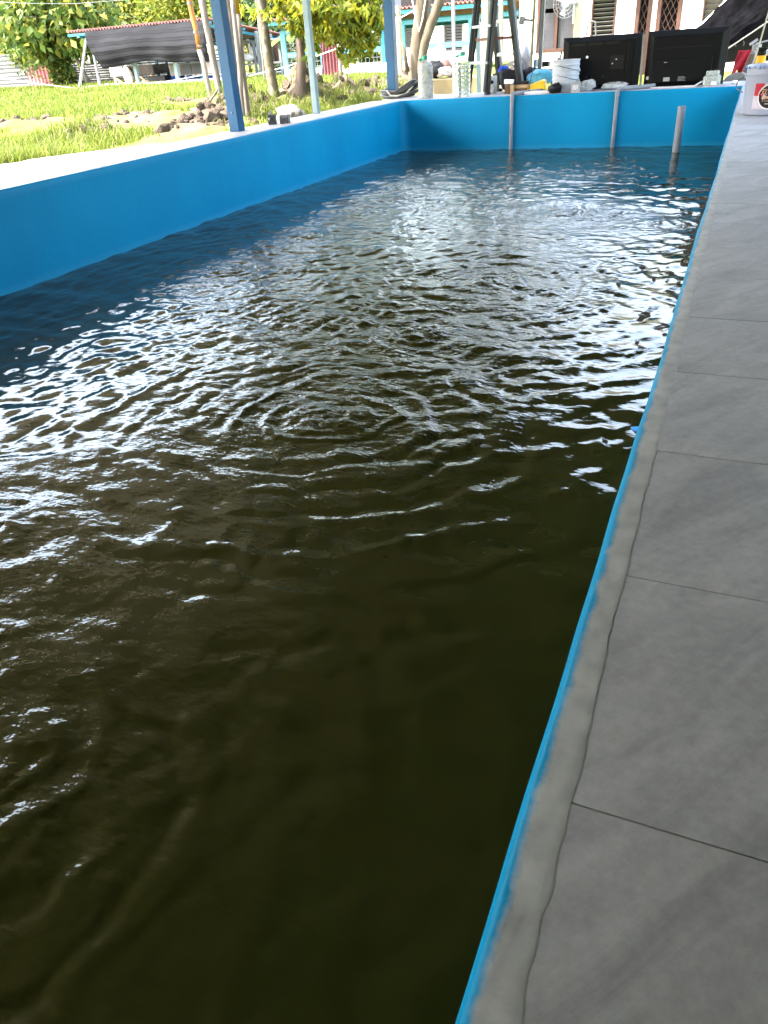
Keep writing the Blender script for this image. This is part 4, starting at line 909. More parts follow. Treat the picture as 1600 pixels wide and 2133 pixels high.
# ------------------------------------------------------------------ house behind
YH = 17.0
hx0 = at_y(1081, 60, YH).x
house = thing('white_house', 'white plastered house with louvred windows behind the pond', 'house', (hx0, YH, GZ))
def rect(px0, px1, py0, py1, Y=YH): x0, x1, z0, z1 = bx(px0, px1, py0, py1, Y); return x0, x1, z0, z1
def wallx(px): return at_y(px, 60, YH).x
openings = []   # x0,x1,z0,z1
ow1 = rect(1119, 1201, -30, 108); ow2 = rect(1233, 1284, -55, 92); od1 = rect(1322, 1356, -90, 180); od2 = rect(1366, 1418, -90, 180); ow3 = rect(1464, 1506, -55, 92)
ops = [ow1, ow2, od1, od2, ow3]
def wall_with_openings(parent, x0, x1, z0, z1, y, thick, ops, m):
    xs = sorted({x0, x1, *[o[0] for o in ops], *[o[1] for o in ops]}); mb = MB()
    for a, b in zip(xs[:-1], xs[1:]):
        mid = (a+b)/2; hit = [o for o in ops if o[0] < mid < o[1]]
        if not hit: mb.box2((a, y, z0), (b, y+thick, z1)); continue
        o = hit[0]
        if o[2] > z0: mb.box2((a, y, z0), (b, y+thick, o[2]))
        if o[3] < z1: mb.box2((a, y, o[3]), (b, y+thick, z1))
    return mb.build('wall', m, parent)
wall_with_openings(house, hx0, 6.0, GZ-.1, 3.0, YH, .2, ops, 'white_wall')
MB().box2((hx0, YH+.2, GZ-.1), (hx0+.2, YH+6, 3.0)).build('wall', 'white_wall', house)
MB().box2((hx0+.25, YH+.9, GZ), (6.0, YH+1.0, 3.0)).build('dark_interior', 'dark_room', house)
MB().corrug((hx0-.9, YH-1.1, 3.0), (8.6-hx0, 0, 0), (0, 5.0, 1.5), 50, .02, (0, 0, 1), per=6).build('roof', 'roof_red', house)
MB().box2((hx0-.9, YH-1.12, 2.86), (7.5, YH-1.08, 3.0)).build('fascia', 'grey_wood', house)
def louvre(op, fm, sm, nslat, ndiv, tilt, name='window', missing=()):
    x0, x1, z0, z1 = op; y = YH-.02; fw = (x1-x0)*.075
    mb = MB(); mb.box2((x0, y, z0), (x0+fw, y+.1, z1)); mb.box2((x1-fw, y, z0), (x1, y+.1, z1)); mb.box2((x0+fw, y, z0), (x1-fw, y+.1, z0+fw)); mb.box2((x0+fw, y, z1-fw), (x1-fw, y+.1, z1))
    for d in range(1, ndiv):
        xm = x0+(x1-x0)*d/ndiv; mb.box2((xm-fw/2, y, z0+fw), (xm+fw/2, y+.1, z1-fw))
    win = mb.build('window', fm, house, bevel=.004)
    for d in range(ndiv):
        a = x0+(x1-x0)*d/ndiv+fw*.75; b = x0+(x1-x0)*(d+1)/ndiv-fw*.75
        hh = (z1-z0-2*fw)/nslat
        for i in range(nslat):
            if (d, i) in missing: continue
            zc = z0+fw+hh*(i+.5)
            MB().box(((a+b)/2, y+.05, zc), (b-a, .008, hh*1.02), Matrix.Rotation(tilt, 3, 'X')).build('slat', sm, win)
    return win
louvre(ow1, 'brown_frame', 'louvre_glass', 13, 2, .22, missing=((0, 8),))
louvre(ow2, 'brown_frame', 'louvre_wood', 15, 1, 1.0)
louvre(ow3, 'dark_frame', 'hutch_dark', 12, 1, .5)
def grille_door(op):
    x0, x1, z0, z1 = op; y = YH-.02; fw = .075
    mb = MB(); mb.box2((x0, y, z0), (x0+fw, y+.12, z1)); mb.box2((x1-fw, y, z0), (x1, y+.12, z1)); mb.box2((x0+fw, y, z1-fw), (x1-fw, y+.12, z1))
    d = mb.build('door', 'brown_frame', house, bevel=.004)
    g = MB(); W_ = x1-x0-2*fw; step = .085; zz = z0-W_*2
    while zz < z1:
        for sgn in (1, -1):
            a = Vector((x0+fw, y+.06, zz)); b = Vector((x1-fw, y+.06, zz+W_*1.9))
            if sgn < 0: a.z, b.z = b.z, a.z
            lo, hi = min(a.z, b.z), max(a.z, b.z)
            if hi > z0 and lo < z1-fw:
                ta, tb_ = 0, 1
                dz = b.z-a.z
                for lim, s_ in ((z0, 1), (z1-fw, -1)):
                    tt = (lim-a.z)/dz
                    if 0 < tt < 1:
                        inside_after = (dz > 0) == (s_ > 0)
                        if inside_after: ta = max(ta, tt)
                        else: tb_ = min(tb_, tt)
                if tb_ > ta: g.beam(a.lerp(b, ta), a.lerp(b, tb_), .006, .006)
        zz += step*2.2
    g.build('grille', 'dark_frame', d)
grille_door(od1); grille_door(od2)
p = at_y(1431, 60, YH-.05); MB().box2((p.x-.02, YH-.06, GZ), (p.x+.02, YH-.001, 3.0)).build('downpipe', 'grey_steel', house)
# post with fan standing in front of the house
p = at_y(1201, 60, YH-.9); k = ppm(p)
t = thing('fan_post', 'grey beige post with fan wires in front of the louvred window', 'post', (p.x, p.y, GZ)); MB().box2((p.x-6/k, p.y, GZ), (p.x+6/k, p.y+.1, 2.85)).build('shaft', 'olive_pole', t, bevel=.005)
MB().box2((p.x-9/k, p.y-.03, GZ+.9), (p.x-6.2/k, p.y+.03, 2.0)).build('conduit', 'label_white', t)
f = at_y(1178, 8, YH-1.1); k = ppm(f)
t = thing('wall_fan', 'white wire cage fan mounted on the post before the house', 'fan', (f.x, f.y, f.z))
mb = MB()
for rr in (7, 13, 19, 25):
    mb.tube([f+Vector((rr*math.cos(a)/k, -.05*(1-(rr/26)**2), rr*math.sin(a)/k)) for a in np.linspace(0, 2*math.pi, 25)], .5/k, 5, cap=False)
for i in range(16):
    a = i*math.pi/8; mb.tube([f+Vector((5*math.cos(a)/k, -.05, 5*math.sin(a)/k)), f+Vector((25*math.cos(a)/k, 0, 25*math.sin(a)/k))], .4/k, 4)
mb.build('cage', 'grey_steel', t)
MB().tube([f+Vector((0, -.02, 0)), f+Vector((0, .12, 0))], 6/k, 14).build('motor', 'pale_box', t)
MB().beam(f+Vector((0, .06, -3/k)), f+Vector((-5/k, .08, -20/k)), 5/k, 4/k).build('neck', 'beige_col', t)
MB().beam(f+Vector((0, .10, 0)), Vector((p.x, p.y, f.z)), 3/k, 3/k).build('bracket', 'grey_steel', t)
for i in range(3):
    a = i*2*math.pi/3+.3
    MB().add([f+Vector((4*math.cos(a+d)/k*r, -.01+.015*s_, 4*math.sin(a+d)/k*r)) for r, d, s_ in ((1, -.3, 1), (5.2, -.35, 1), (5.4, .25, -1), (1, .3, -1))], [(0, 1, 2, 3)]).build('blade', 'pale_box', t, solid=.003)
o = MB().tube([at_y(1221, 75, YH-.3), at_y(1224, 55, YH-.3), at_y(1231, 44, YH-.3), at_y(1240, 45, YH-.3), at_y(1241, 60, YH-.3), at_y(1243, 110, YH-.3)], .018, 6).build('hanging_cable', 'hose', smooth=True, loc=at_y(1231, 44, YH-.3)); tag(o, 'loop of dark cable hung on the house wall beside louvres', 'cable')
# ------------------------------------------------------------------ yellow low wall, columns and clutter left of the house
YW = 12.0
x0, x1, z0, z1 = bx(893, 1004, 163, 205, YW)
o = MB().box2((x0, YW, GZ-.1), (x1+.6, YW+.6, z1)).build('yellow_wall', 'cream_wall', bevel=.01, loc=(x0, YW, GZ)); tag(o, 'low cream yellow plastered wall behind the jugs', 'wall')
yz = z1+.001
def onw(px, y=12.25): return Vector((at_y(px, 160, y).x, y, yz))
blob('black_heap', 'heap of black plastic on the low yellow wall', 'bag', onw(909), (.13, .14, .13), 'black', 51, .5)
blob('scrap_heap', 'pale scrap heap on the low yellow wall', 'scrap', onw(929, 12.2), (.12, .12, .07), 'grey_wood', 52, .6)
blob('cloth_heap', 'maroon cloth heap left of the clear jug', 'cloth', onw(930, 12.42), (.10, .1, .13), 'brown_panel', 53, .5)
blob('cloth_heap', 'grey crumpled cloth behind the black plastic heap', 'cloth', onw(916, 12.48), (.14, .1, .20), 'grey_cloth', 54, .55)
pole('grey_pole', 'slim pale grey pole rising behind the clear jug', 944, 0, 946, 130, 10.0, 6, 'grey_steel', zbase=GZ-.05, ztop=2.8)
pole('steel_post', 'pale steel post seen through the ladder', 994, 0, 998, 190, 9.4, 8, 'pale_blue_post', zbase=GZ-.05, ztop=2.8)
pole('beige_column', 'wide cream column standing behind the ladder', 1012, 0, 1009, 180, 10.6, 13, 'beige_col', cat='column', zbase=GZ-.05, ztop=2.8)
pole('beige_column', 'narrow cream column right of the ladder apex', 1044, 0, 1043, 140, 11.5, 8, 'beige_col', cat='column', zbase=GZ-.05, ztop=2.8)
pole('concrete_column', 'beige concrete column beside the big forked tree', 826, 13, 833, 168, 21.0, 13, 'beige_col', cat='column', zbase=GZ-.05, ztop=at_y(826, 13, 21.).z)
pole('slanting_stick', 'grey stick leaning diagonally before the far white house', 919, 96, 938, 138, 13.5, 3, 'grey_wood', cat='stick', square=False, zbase=GZ, ztop=at_y(919, 96, 13.5).z)
# ------------------------------------------------------------------ aviary: teal frame, mesh panels, red sheet door
YA = 26.0
av = thing('aviary', 'teal framed wire mesh aviary under a red corrugated roof', 'aviary', (at_z(600, 165, GZ).x, YA, GZ))
ka = ppm(at_y(760, 100, YA))
def A_(px, py, y=YA): return at_y(px, py, y)
xl_, xr_ = A_(562, 60).x, A_(1078, 60).x
zroof = A_(600, 44).z
MB().corrug((xl_, YA-.5, zroof+.06), (xr_-xl_, 0, 0), (0, 3.6, -.28), 62, .035, (0, 0, 1), per=6).build('roof', 'roof_red', av, solid=.01)
MB().box2((xl_, YA-.44, zroof-.10), (xr_, YA-.40, zroof+.0)).build('fascia', 'teal', av)
MB().box2((A_(588, 60).x, YA-.04, zroof-.38), (xr_, YA+.04, zroof-.26)).build('beam', 'teal_pale', av)
for yy in (.9, 1.8, 2.7): MB().box2((xl_+.3, YA+yy, zroof-.24-.07*yy), (xr_, YA+yy+.07, zroof-.14-.07*yy)).build('beam', 'teal', av)
for px in (588, 640, 667, 797, 838, 982):
    x = A_(px, 60).x; MB().box2((x-.09 if px in (588, 838, 982) else x-.055, YA-.05, GZ), (x+.09 if px in (588, 838, 982) else x+.055, YA+.05, zroof-.26)).build('post', 'teal_pale' if px in (588, 838, 982) else 'teal', av, bevel=.006)
for a, b, py in ((590, 667, 113), (712, 797, 104), (886, 982, 93)):
    x0, x1 = A_(a, 100).x, A_(b, 100).x; z = A_((a+b)/2, py).z; MB().box2((x0, YA-.03, z-.07), (x1, YA+.03, z+.07)).build('rail', 'teal_pale', av)
x0 = A_(598, 150).x; x1 = A_(672, 150).x; x2 = A_(712, 150).x; x3 = A_(860, 150).x
MB().box2((x0, YA-.12, GZ-.1), (x1, YA+.12, GZ+.30)).build('kerb', 'white_wall_far', av); MB().box2((x2, YA-.12, GZ-.1), (x3, YA+.12, GZ+.32)).build('kerb', 'white_wall_far', av)
x0, x1, z0, z1 = bx(670, 710, 66, 160, YA-.1)
MB().corrug((x0, YA-.12, GZ), (x1-x0, 0, 0), (0, 0, z1-GZ), 6, .035, (0, 1, 0), per=8).build('door', 'maroon_sheet', av, solid=.008)
# wire mesh of the panels
mb = MB()
for a, b in ((590, 667), (712, 797), (797, 838)):
    xa_, xb_ = A_(a, 100).x, A_(b, 100).x; x = xa_
    while x < xb_: mb.beam((x, YA, GZ+.3), (x, YA, zroof-.3), .010, .006); x += .14
    z = GZ+.35
    while z < zroof-.3: mb.beam((xa_, YA+.004, z), (xb_, YA+.004, z), .010, .006, up=(0, 1, 0)); z += .14
stuff(mb.build('wire_mesh', 'grey_steel', av))
pole('pale_trunk_pole', 'slim pinkish pole standing beside the red sheet door', 700, 0, 711, 160, 24.5, 9, 'bark_pale', square=False, zbase=GZ-.05, ztop=3.4)
# far white house behind the aviary
YF = 33.0
fh = thing('far_house', 'far white house with grey louvre windows behind the aviary', 'house', (at_y(840, 120, YF).x, YF, GZ))
f1 = bx(925, 964, 50, 106, YF); f2 = bx(843, 860, 58, 100, YF)
wall_with_openings(fh, at_y(795, 100, YF).x, at_y(1095, 60, YF).x, GZ-.1, at_y(940, 22, YF).z, YF, .2, [f1, f2], 'white_wall_far')
MB().box2((f2[0]-.3, YF+.5, GZ), (f1[1]+.3, YF+.6, 3)).build('dark_interior', 'dark_room', fh)
MB().corrug((at_y(790, 100, YF).x-.4, YF-.7, at_y(940, 24, YF).z), (at_y(1100, 60, YF).x-at_y(780, 100, YF).x, 0, 0), (0, 4, .9), 60, .03, (0, 0, 1), per=4).build('roof', 'zinc', fh)
for (x0, x1, z0, z1), nd_ in ((f1, 2), (f2, 1)):
    mb = MB(); y = YF-.02; fw = .05
    for d in range(nd_+1): xm = x0+(x1-x0)*d/nd_; mb.box2((xm-fw/2, y, z0), (xm+fw/2, y+.1, z1))
    w_ = mb.build('window', 'grey_wood', fh); hh = (z1-z0)/9
    for d in range(nd_):
        for i in range(9): MB().box(((x0+(x1-x0)*(d+.5)/nd_), y+.05, z0+hh*(i+.5)), ((x1-x0)/nd_-fw, .01, hh*.8), Matrix.Rotation(.4, 3, 'X')).build('slat', 'louvre_glass', w_)
# ------------------------------------------------------------------ animal shed
YS = 29.0
shed = thing('animal_shed', 'open animal shed with corrugated roof and thin blue posts', 'shed', (at_z(300, 178, GZ).x, YS, GZ))
a = at_y(138, 66, YS); b = at_y(434, 38, YS); zr = (a.z+b.z)/2
c = at_x(592, 71, b.x)  # rear right corner of the roof
MB().corrug((a.x, YS, zr), (b.x-a.x, 0, 0), (0, c.y-YS, c.z-zr), 46, .045, (0, 0, 1), per=6).build('roof', 'roof_red', shed, solid=.012)
MB().beam((a.x, YS+.1, zr-.14), (b.x, YS+.1, zr-.14), .08, .14, up=(0, 1, 0)).build('beam', 'teal', shed)
for i in range(4):
    t_ = .18+.25*i; yy = YS+(c.y-YS)*t_; MB().beam((a.x, yy, zr+(c.z-zr)*t_-.12), (b.x, yy, zr+(c.z-zr)*t_-.12), .08, .12, up=(0, 1, 0)).build('beam', 'teal', shed)
for x in (b.x-.25, (a.x+b.x)/2, a.x+.6): MB().beam((x, YS, zr-.2), (x, c.y, c.z-.2), .08, .10).build('rafter', 'teal', shed)
for px, py, pt_ in ((290, 180, 100), (372, 172, 60), (428, 166, 60)):
    x = at_z(px, py, GZ).x; g = at_y(px, py, YS+.15); MB().box2((g.x-.07, YS+.1, GZ), (g.x+.07, YS+.22, zr-.2)).build('post', 'pale_blue_post', shed)
for px in (330, 350, 395):
    g = at_y(px, 150, YS+2.5); MB().box2((g.x-.05, YS+2.45, GZ), (g.x+.05, YS+2.55, zr-.5)).build('post', 'teal', shed)
ap = at_y(181, 76, YS-.1); g1, g2 = at_y(165, 188, YS-.6), at_y(209, 183, YS-.2)
MB().tube([Vector((g1.x, YS-.6, GZ-.02)), ap], .055, 8).build('post', 'grey_steel', shed, smooth=True); MB().tube([Vector((g2.x, YS-.2, GZ-.02)), ap+Vector((.1, .1, 0))], .055, 8).build('post', 'grey_steel', shed, smooth=True)
for px, yb_ in ((573, 0), (592, 1.0), (545, -1)):
    g = at_x(px, 150, b.x+.1); MB().box2((b.x+.02, g.y-.06, GZ), (b.x+.14, g.y+.06, min(zr, zr+(c.z-zr)*(g.y-YS)/(c.y-YS))-.12)).build('post', 'grey_steel', shed)
sl = MB().box2((a.x+.5, YS-.2, GZ-.05), (b.x+.3, c.y+.3, GZ+.10)); sl.build('floor_slab', 'apron', shed)
# black shade cloth hung from the front edge of the roof
mb = MB(); nu, nv = 40, 14; vs = []
tl, tr = at_y(175, 66, YS-.06), at_y(436, 40, YS-.06)
botp = [(0, 142), (.10, 140), (.16, 136), (.3, 130), (.42, 127), (.55, 127), (.62, 130), (.7, 130), (.85, 128), (1., 127)]
for j in range(nv+1):
    v = j/nv
    for i in range(nu+1):
        u = i/nu; top = tl.lerp(tr, u); top.z = zr-.06+.02*math.sin(u*40)
        px_b = 216+(437-216)*u; pyb = np.interp(u, [q_[0] for q_ in botp], [q_[1] for q_ in botp]); bo = at_y(px_b, pyb, YS-.5)
        p = top.lerp(bo, v); p.x += .55*(1-u)*(-.5)*math.sin(v*math.pi)*0; p.y += -.25*math.sin(v*math.pi)+.05*math.sin(u*23+v*4)*v+.03*math.sin(v*30)
        vs.append(p)
mb.add(vs, [(j*(nu+1)+i, j*(nu+1)+i+1, (j+1)*(nu+1)+i+1, (j+1)*(nu+1)+i) for j in range(nv) for i in range(nu)])
M['shade_cloth'] = mat('shade_cloth', (.008, .0082, .0095), .9, var=.3, scale=.6, stretch=(1, 1, 3), dirt=(.022, .022, .025), dirt_amt=.5, spec=.05)
sc = thing('shade_cloth', 'large black shade cloth hanging from the shed roof edge', 'tarp', tl); mb.build('cloth', 'shade_cloth', sc, smooth='all', solid=.01)
for j in range(1, 9):
    v = j/9.2; pts = []
    for i in range(0, nu+1, 2):
        ja = min(nv, int(round(v*nv))); pp = Vector(vs[ja*(nu+1)+i]); pts.append(pp+Vector((0, -.012, 0)))
    MB().tube(pts, .004, 4).build('seam', 'zinc_dull', sc)
# hutches, tubs and drums under the shed
YU = YS+1.2
def rbox(name, label, cat, px0, px1, py0, py1, Y, dep, m, group=None):
    x0, x1, z0, z1 = bx(px0, px1, py0, py1, Y); t = thing(name, label, cat, (x0, Y, z0), group); MB().box2((x0, Y, z0), (x1, Y+dep, z1)).build('box', m, t, bevel=.01); return t, (x0, x1, z0, z1)
t, (x0, x1, z0, z1) = rbox('raised_hutch', 'raised brown hutch on crossed wooden legs under the shed', 'hutch', 229, 320, 137, 157, YU, 1.1, 'hutch_dark')
MB().box2((x0, YU-.02, z0), (x0+(x1-x0)*.31, YU-.002, z1)).build('front_panel', 'grey_wood', t)
for f_, l_ in ((.05, .10), (.32, .12), (.62, .1), (.9, .08)):
    xx = x0+(x1-x0)*f_; MB().beam((xx, YU+.1, GZ+.1), (xx, YU+.1, z0), .10, .08).build('leg', 'wood', t); MB().beam((xx+.05, YU+.05, z0-.05), (xx+.42, YU+.05, GZ+.1), .09, .07).build('brace', 'wood', t)
t, (x0, x1, z0, z1) = rbox('long_hutch', 'long pale panelled hutch right of the raised brown hutch', 'hutch', 353, 447, 131, 156, YU, 1.1, 'grey_wood')
for i in range(4): MB().box2((x0+(x1-x0)*(.02+.245*i), YU-.03, z0+.03), (x0+(x1-x0)*(.25+.245*i), YU-.002, z1-.03)).build('panel', ['grey_wood', 'zinc', 'zinc', 'pink_cloth'][i], t)
for f_ in (.04, .35, .66, .96): MB().box2((x0+(x1-x0)*f_-.05, YU+.1, GZ+.1), (x0+(x1-x0)*f_+.05, YU+.2, z0)).build('leg', 'teal', t)
t, _ = rbox('black_tub', 'black rectangular tub on the shed floor', 'tub', 308, 345, 158, 179, YU-.3, .8, 'black')
for nm, px, lab in (('drum', 371, 'blue plastic drum under the long pale hutch, nearest the black tub'), ('drum', 405, 'middle blue plastic drum under the long pale hutch'), ('drum', 441, 'blue plastic drum behind the leaning pale trunk')):
    g = at_y(px, 168, YU+.4); z1 = at_y(px, 156, YU+.4).z
    t = thing('plastic_drum', lab, 'drum', (g.x, YU+.4, GZ+.1), 'blue drums under the shed'); hD = z1-GZ-.12
    MB().lathe([(.30, 0), (.32, .03), (.33, hD*.33), (.345, hD*.35), (.33, hD*.37), (.33, hD*.63), (.345, hD*.65), (.33, hD*.67), (.31, hD*.97), (.27, hD), (.002, hD)], 20, (g.x, YU+.4, GZ+.1)).build('body', 'drum_blue', t, smooth=True)
    MB().tube([(g.x+.12, YU+.4, GZ+.1+hD), (g.x+.12, YU+.4, GZ+.1+hD+.03)], .05, 10).build('bung', 'black', t)
blob('white_sack', 'white sack slumped under the raised brown hutch', 'sack', Vector((at_y(270, 170, YU-.1).x, YU-.1, GZ+.1)), (.22, .2, .34), 'bird_white', 61, .3)
blob('white_pail', 'small white lump on the slab before the zinc fence', 'stone', Vector((at_y(222, 174, YS-.3).x, YS-.3, GZ)), (.11, .1, .09), 'bird_white', 62, .2)
# bird cage with two white geese
YC = at_x(540, 128, b.x-.2).y
YC = min(max(YC, YS+2), c.y-.5)
x0, x1, z0, z1 = bx(500, 583, 86, 130, YC)
t = thing('bird_cage', 'raised grey framed cage with brown back holding white birds', 'cage', (x0, YC, z0))
MB().box2((x0, YC+.9, z0), (x1, YC+.94, z1)).build('back_panel', 'brown_panel', t); MB().box2((x0, YC-.05, z0-.08), (x1, YC+.94, z0)).build('floor', 'grey_wood', t)
for f_ in (0, .36, .64, 1): xx = x0+(x1-x0)*f_; MB().box2((xx-.05, YC-.03, GZ), (xx+.05, YC+.06, z1+.05)).build('post', 'grey_steel', t)
MB().box2((x0, YC-.031, z1-.05), (x1, YC+.05, z1+.06)).build('top_rail', 'grey_steel', t)
def bird(label, px, pyfoot, face, sit, Y):
    k = ppm(at_y(px, pyfoot, Y)); g = at_y(px, pyfoot, Y); o = Vector((g.x, Y, z0+.001)); t = thing('goose', label, 'bird', o)
    H_ = 0 if sit else .22
    body = [o+Vector((-face*.36, 0, H_+.30)), o+Vector((-face*.26, 0, H_+.22)), o+Vector((-face*.10, 0, H_+.19)), o+Vector((face*.10, 0, H_+.22)), o+Vector((face*.20, 0, H_+.30)), o+Vector((face*.25, 0, H_+.42)), o+Vector((face*.25, 0, H_+.55)), o+Vector((face*.27, 0, H_+.64)), o+Vector((face*.33, 0, H_+.66)), o+Vector((face*.37, 0, H_+.655))]
    MB().tube(body, [.02, .09, .175, .165, .10, .055, .045, .058, .045, .02], 14).build('body', 'bird_white', t, smooth='all')
    MB().tube([o+Vector((face*.36, 0, H_+.655)), o+Vector((face*.45, 0, H_+.64))], [.024, .008], 8).build('beak', 'bird_beak', t, smooth=True)
    if not sit:
        for s_ in (-1, 1):
            MB().tube([o+Vector((.02*face, .05*s_, H_+.10)), o+Vector((.0, .05*s_, .10)), o+Vector((.02*face, .05*s_, .0))], [.045, .018, .014], 8).build('leg', 'bird_beak', t, smooth=True); MB().box(o+Vector((face*.04, .05*s_, .006)), (.09, .05, .012)).build('foot', 'bird_beak', t)
bird('white goose sitting low in the raised cage', 517, 121, -1, True, YC+.35); bird('white goose standing in the raised cage behind the mottled trunk', 533, 126, -1, False, YC+.4)
# ------------------------------------------------------------------ zinc fences and red gate
def fence(name, label, px0, px1, py_top, Y, npan, m, cat='fence', vertical=False):
    xa_, xb_ = at_y(px0, 160, Y).x, at_y(px1, 160, Y).x; zt = at_y((px0+px1)/2, py_top, Y).z
    t = thing(name, label, cat, (xa_, Y, GZ)); h = zt-GZ
    if vertical:
        for i in range(npan):
            u0, u1 = xa_+(xb_-xa_)*i/npan, xa_+(xb_-xa_)*(i+1)/npan
            MB().corrug((u0, Y-.01*(i % 2), GZ), (u1-u0, 0, 0), (0, 0, h), 4, .03, (0, 1, 0), per=8).build('sheet', m, t, solid=.008)
    else:
        rows = 3
        for r_ in range(rows):
            for i in range(npan):
                u0, u1 = xa_+(xb_-xa_)*i/npan, xa_+(xb_-xa_)*(i+1)/npan
                MB().corrug((u0, Y-.012*(r_ % 2)-.006*(i % 2), GZ+h*r_/rows-(.03 if r_ else 0)), (0, 0, h/rows+.03), (u1-u0, 0, 0), 3, .014, (0, 1, 0), per=8).build('sheet', m, t, solid=.008)
    for i in range(npan+1):
        xx = xa_+(xb_-xa_)*i/npan; MB().box2((xx-.04, Y+.06, GZ), (xx+.04, Y+.14, zt-.05)).build('post', 'grey_wood', t)
fence('zinc_fence', 'grey zinc sheet fence at the far left edge', -150, 62, 118, 35., 4, 'zinc')
fence('red_gate', 'faded red sheet gate between the zinc fences', 58, 118, 138, 34.2, 2, 'red_sheet', cat='gate', vertical=True)
fence('zinc_fence', 'grey zinc sheet fence running behind the animal shed', 141, 470, 122, 36.5, 6, 'zinc')
# ------------------------------------------------------------------ vegetation
def leaves(name, pts, size, m, parent, droop=.3, seed=1, aspect=2.4, jit=.5):
    """pts Nx3; each leaf a folded kite of 4 triangles"""
    rs = np.random.RandomState(seed); n = len(pts)
    d = rs.normal(0, 1, (n, 3)); d[:, 2] = d[:, 2]*.5-droop*1.6; d /= np.linalg.norm(d, axis=1)[:, None]
    u = rs.normal(0, 1, (n, 3)); u -= (u*d).sum(1)[:, None]*d; u /= np.linalg.norm(u, axis=1)[:, None]
    nn = np.cross(d, u); L = size*(1-jit/2+jit*rs.rand(n))[:, None]; W = L/aspect
    p0 = pts; p1 = pts+d*L*.45+u*W*.5+nn*W*.12; p2 = pts+d*L-nn*L*.12; p3 = pts+d*L*.45-u*W*.5+nn*W*.12; pm = pts+d*L*.5
    co = np.stack([p0, p1, p2, p3, pm], 1).reshape(-1, 3); b = np.arange(n)*5
    f = np.concatenate([np.stack([b+i, b+j, b+4], 1) for i, j in ((0, 1), (1, 2), (2, 3), (3, 0))])
    o = np_mesh(name, co, f, m, parent); stuff(o); return o
def crown_pts(c, r, n, seed, clump=26, hollow=.55, sp=.27):
    rs = np.random.RandomState(seed); v = rs.normal(0, 1, (clump, 3)); v /= np.linalg.norm(v, axis=1)[:, None]
    cen = v*(hollow+(1-hollow)*rs.rand(clump, 1)); i = rs.randint(0, clump, n); p = cen[i]+rs.normal(0, sp, (n, 3))*(.6+.8*rs.rand(clump)[i][:, None])
    return np.array(c)+p*np.array(r)
def branchy(mb, base, top, r, crown_c, crown_r, rs, n=9):
    pts = [base.lerp(top, t)+Vector((rs.uniform(-1, 1), rs.uniform(-1, 1), 0))*r*.5*(0 < t < 1) for t in (0, .25, .5, .75, 1)]
    mb.tube(pts, [r*1.25, r, r*.9, r*.8, r*.6], 10)
    for i in range(n):
        a = pts[2].lerp(pts[4], rs.random()); e = Vector(crown_c)+Vector([rs.uniform(-.75, .75)*crown_r[j] for j in range(3)])
        m_ = a.lerp(e, .5)+Vector((0, 0, .12*crown_r[2])); mb.tube([a, m_, e], [r*.4, r*.25, r*.08], 6)
def tree(label, px, py, Y, rx, ry, n, size, m, seed, bark='bark_pale', droop=.3, base_px=None, aspect=2.2, clump=26, cat='tree', trunk=True, name='tree', group=None, ryd=None, sp=.27, hollow=.55):
    c = at_y(px, py, Y); k = ppm(c); R_ = (rx/k, (ryd or rx)/k*.8, ry/k); bx_ = at_y(base_px or px, py, Y).x
    g = Vector((bx_, Y, gz(bx_, Y)-.05)); t = thing(name, label, cat, g, group); rs = random.Random(seed)
    mb = MB(); r = max(.03, R_[0]*.045)
    branchy(mb, g, Vector((c.x, c.y, max(g.z+.3, c.z))), r, c, R_, rs, 10 if trunk else 6); mb.build('trunk' if trunk else 'stem', bark, t, smooth='all')
    leaves('crown', crown_pts(c, R_, n, seed, clump, hollow, sp), size, m, t, droop, seed, aspect)
    return t
tree('broad leaved green tree standing over the red gate', 120, 40, 33., 110, 66, 3600, .42, 'leaf_mid', 1, droop=.6, aspect=1.7, clump=34, base_px=155)
tree('pale green tree at the far left edge above the zinc fence', 22, 62, 36.5, 52, 62, 2600, .30, 'leaf_lime', 2, clump=22)
tree('green shrub growing between the red gate and zinc fence', 130, 152, 33., 24, 38, 1900, .20, 'leaf_mid', 3, cat='shrub', name='shrub', trunk=False, clump=22)
tree('green shrub overhanging the top of the red gate', 75, 110, 34.8, 55, 30, 2200, .24, 'leaf_mid', 4, cat='shrub', name='shrub', trunk=False, clump=20)
tree('light green tree behind the left half of the shed roof', 262, 8, 46., 95, 52, 4200, .36, 'leaf_lime', 5, clump=30)
tree('light green tree behind the right half of the shed roof', 385, 12, 44., 90, 50, 3800, .34, 'leaf_lime', 6, clump=30)
tree('lime green tree behind the slender orange trunks', 505, 26, 41., 70, 62, 3600, .32, 'leaf_lime', 7, clump=28)
tree('dark green tree behind the mottled trunk', 590, 30, 40., 70, 62, 4200, .34, 'leaf_dark', 8, clump=28, bark='bark_dark')
tree('dark green tree behind the left end of the aviary', 640, 90, 38., 75, 55, 4200, .32, 'leaf_dark', 9, clump=28, bark='bark_dark')
tree('mid green tree behind the middle of the aviary', 738, 95, 37., 55, 48, 2600, .30, 'leaf_mid', 10, clump=24)
tree('dark tree above the aviary roof beside the concrete column', 770, 10, 42., 80, 40, 3000, .34, 'leaf_dark', 14, clump=26, bark='bark_dark')
tree('dark shrub under the shed end beside the cage', 588, 120, 37., 30, 45, 1800, .26, 'leaf_dark', 15, cat='shrub', name='shrub', trunk=False, clump=18)
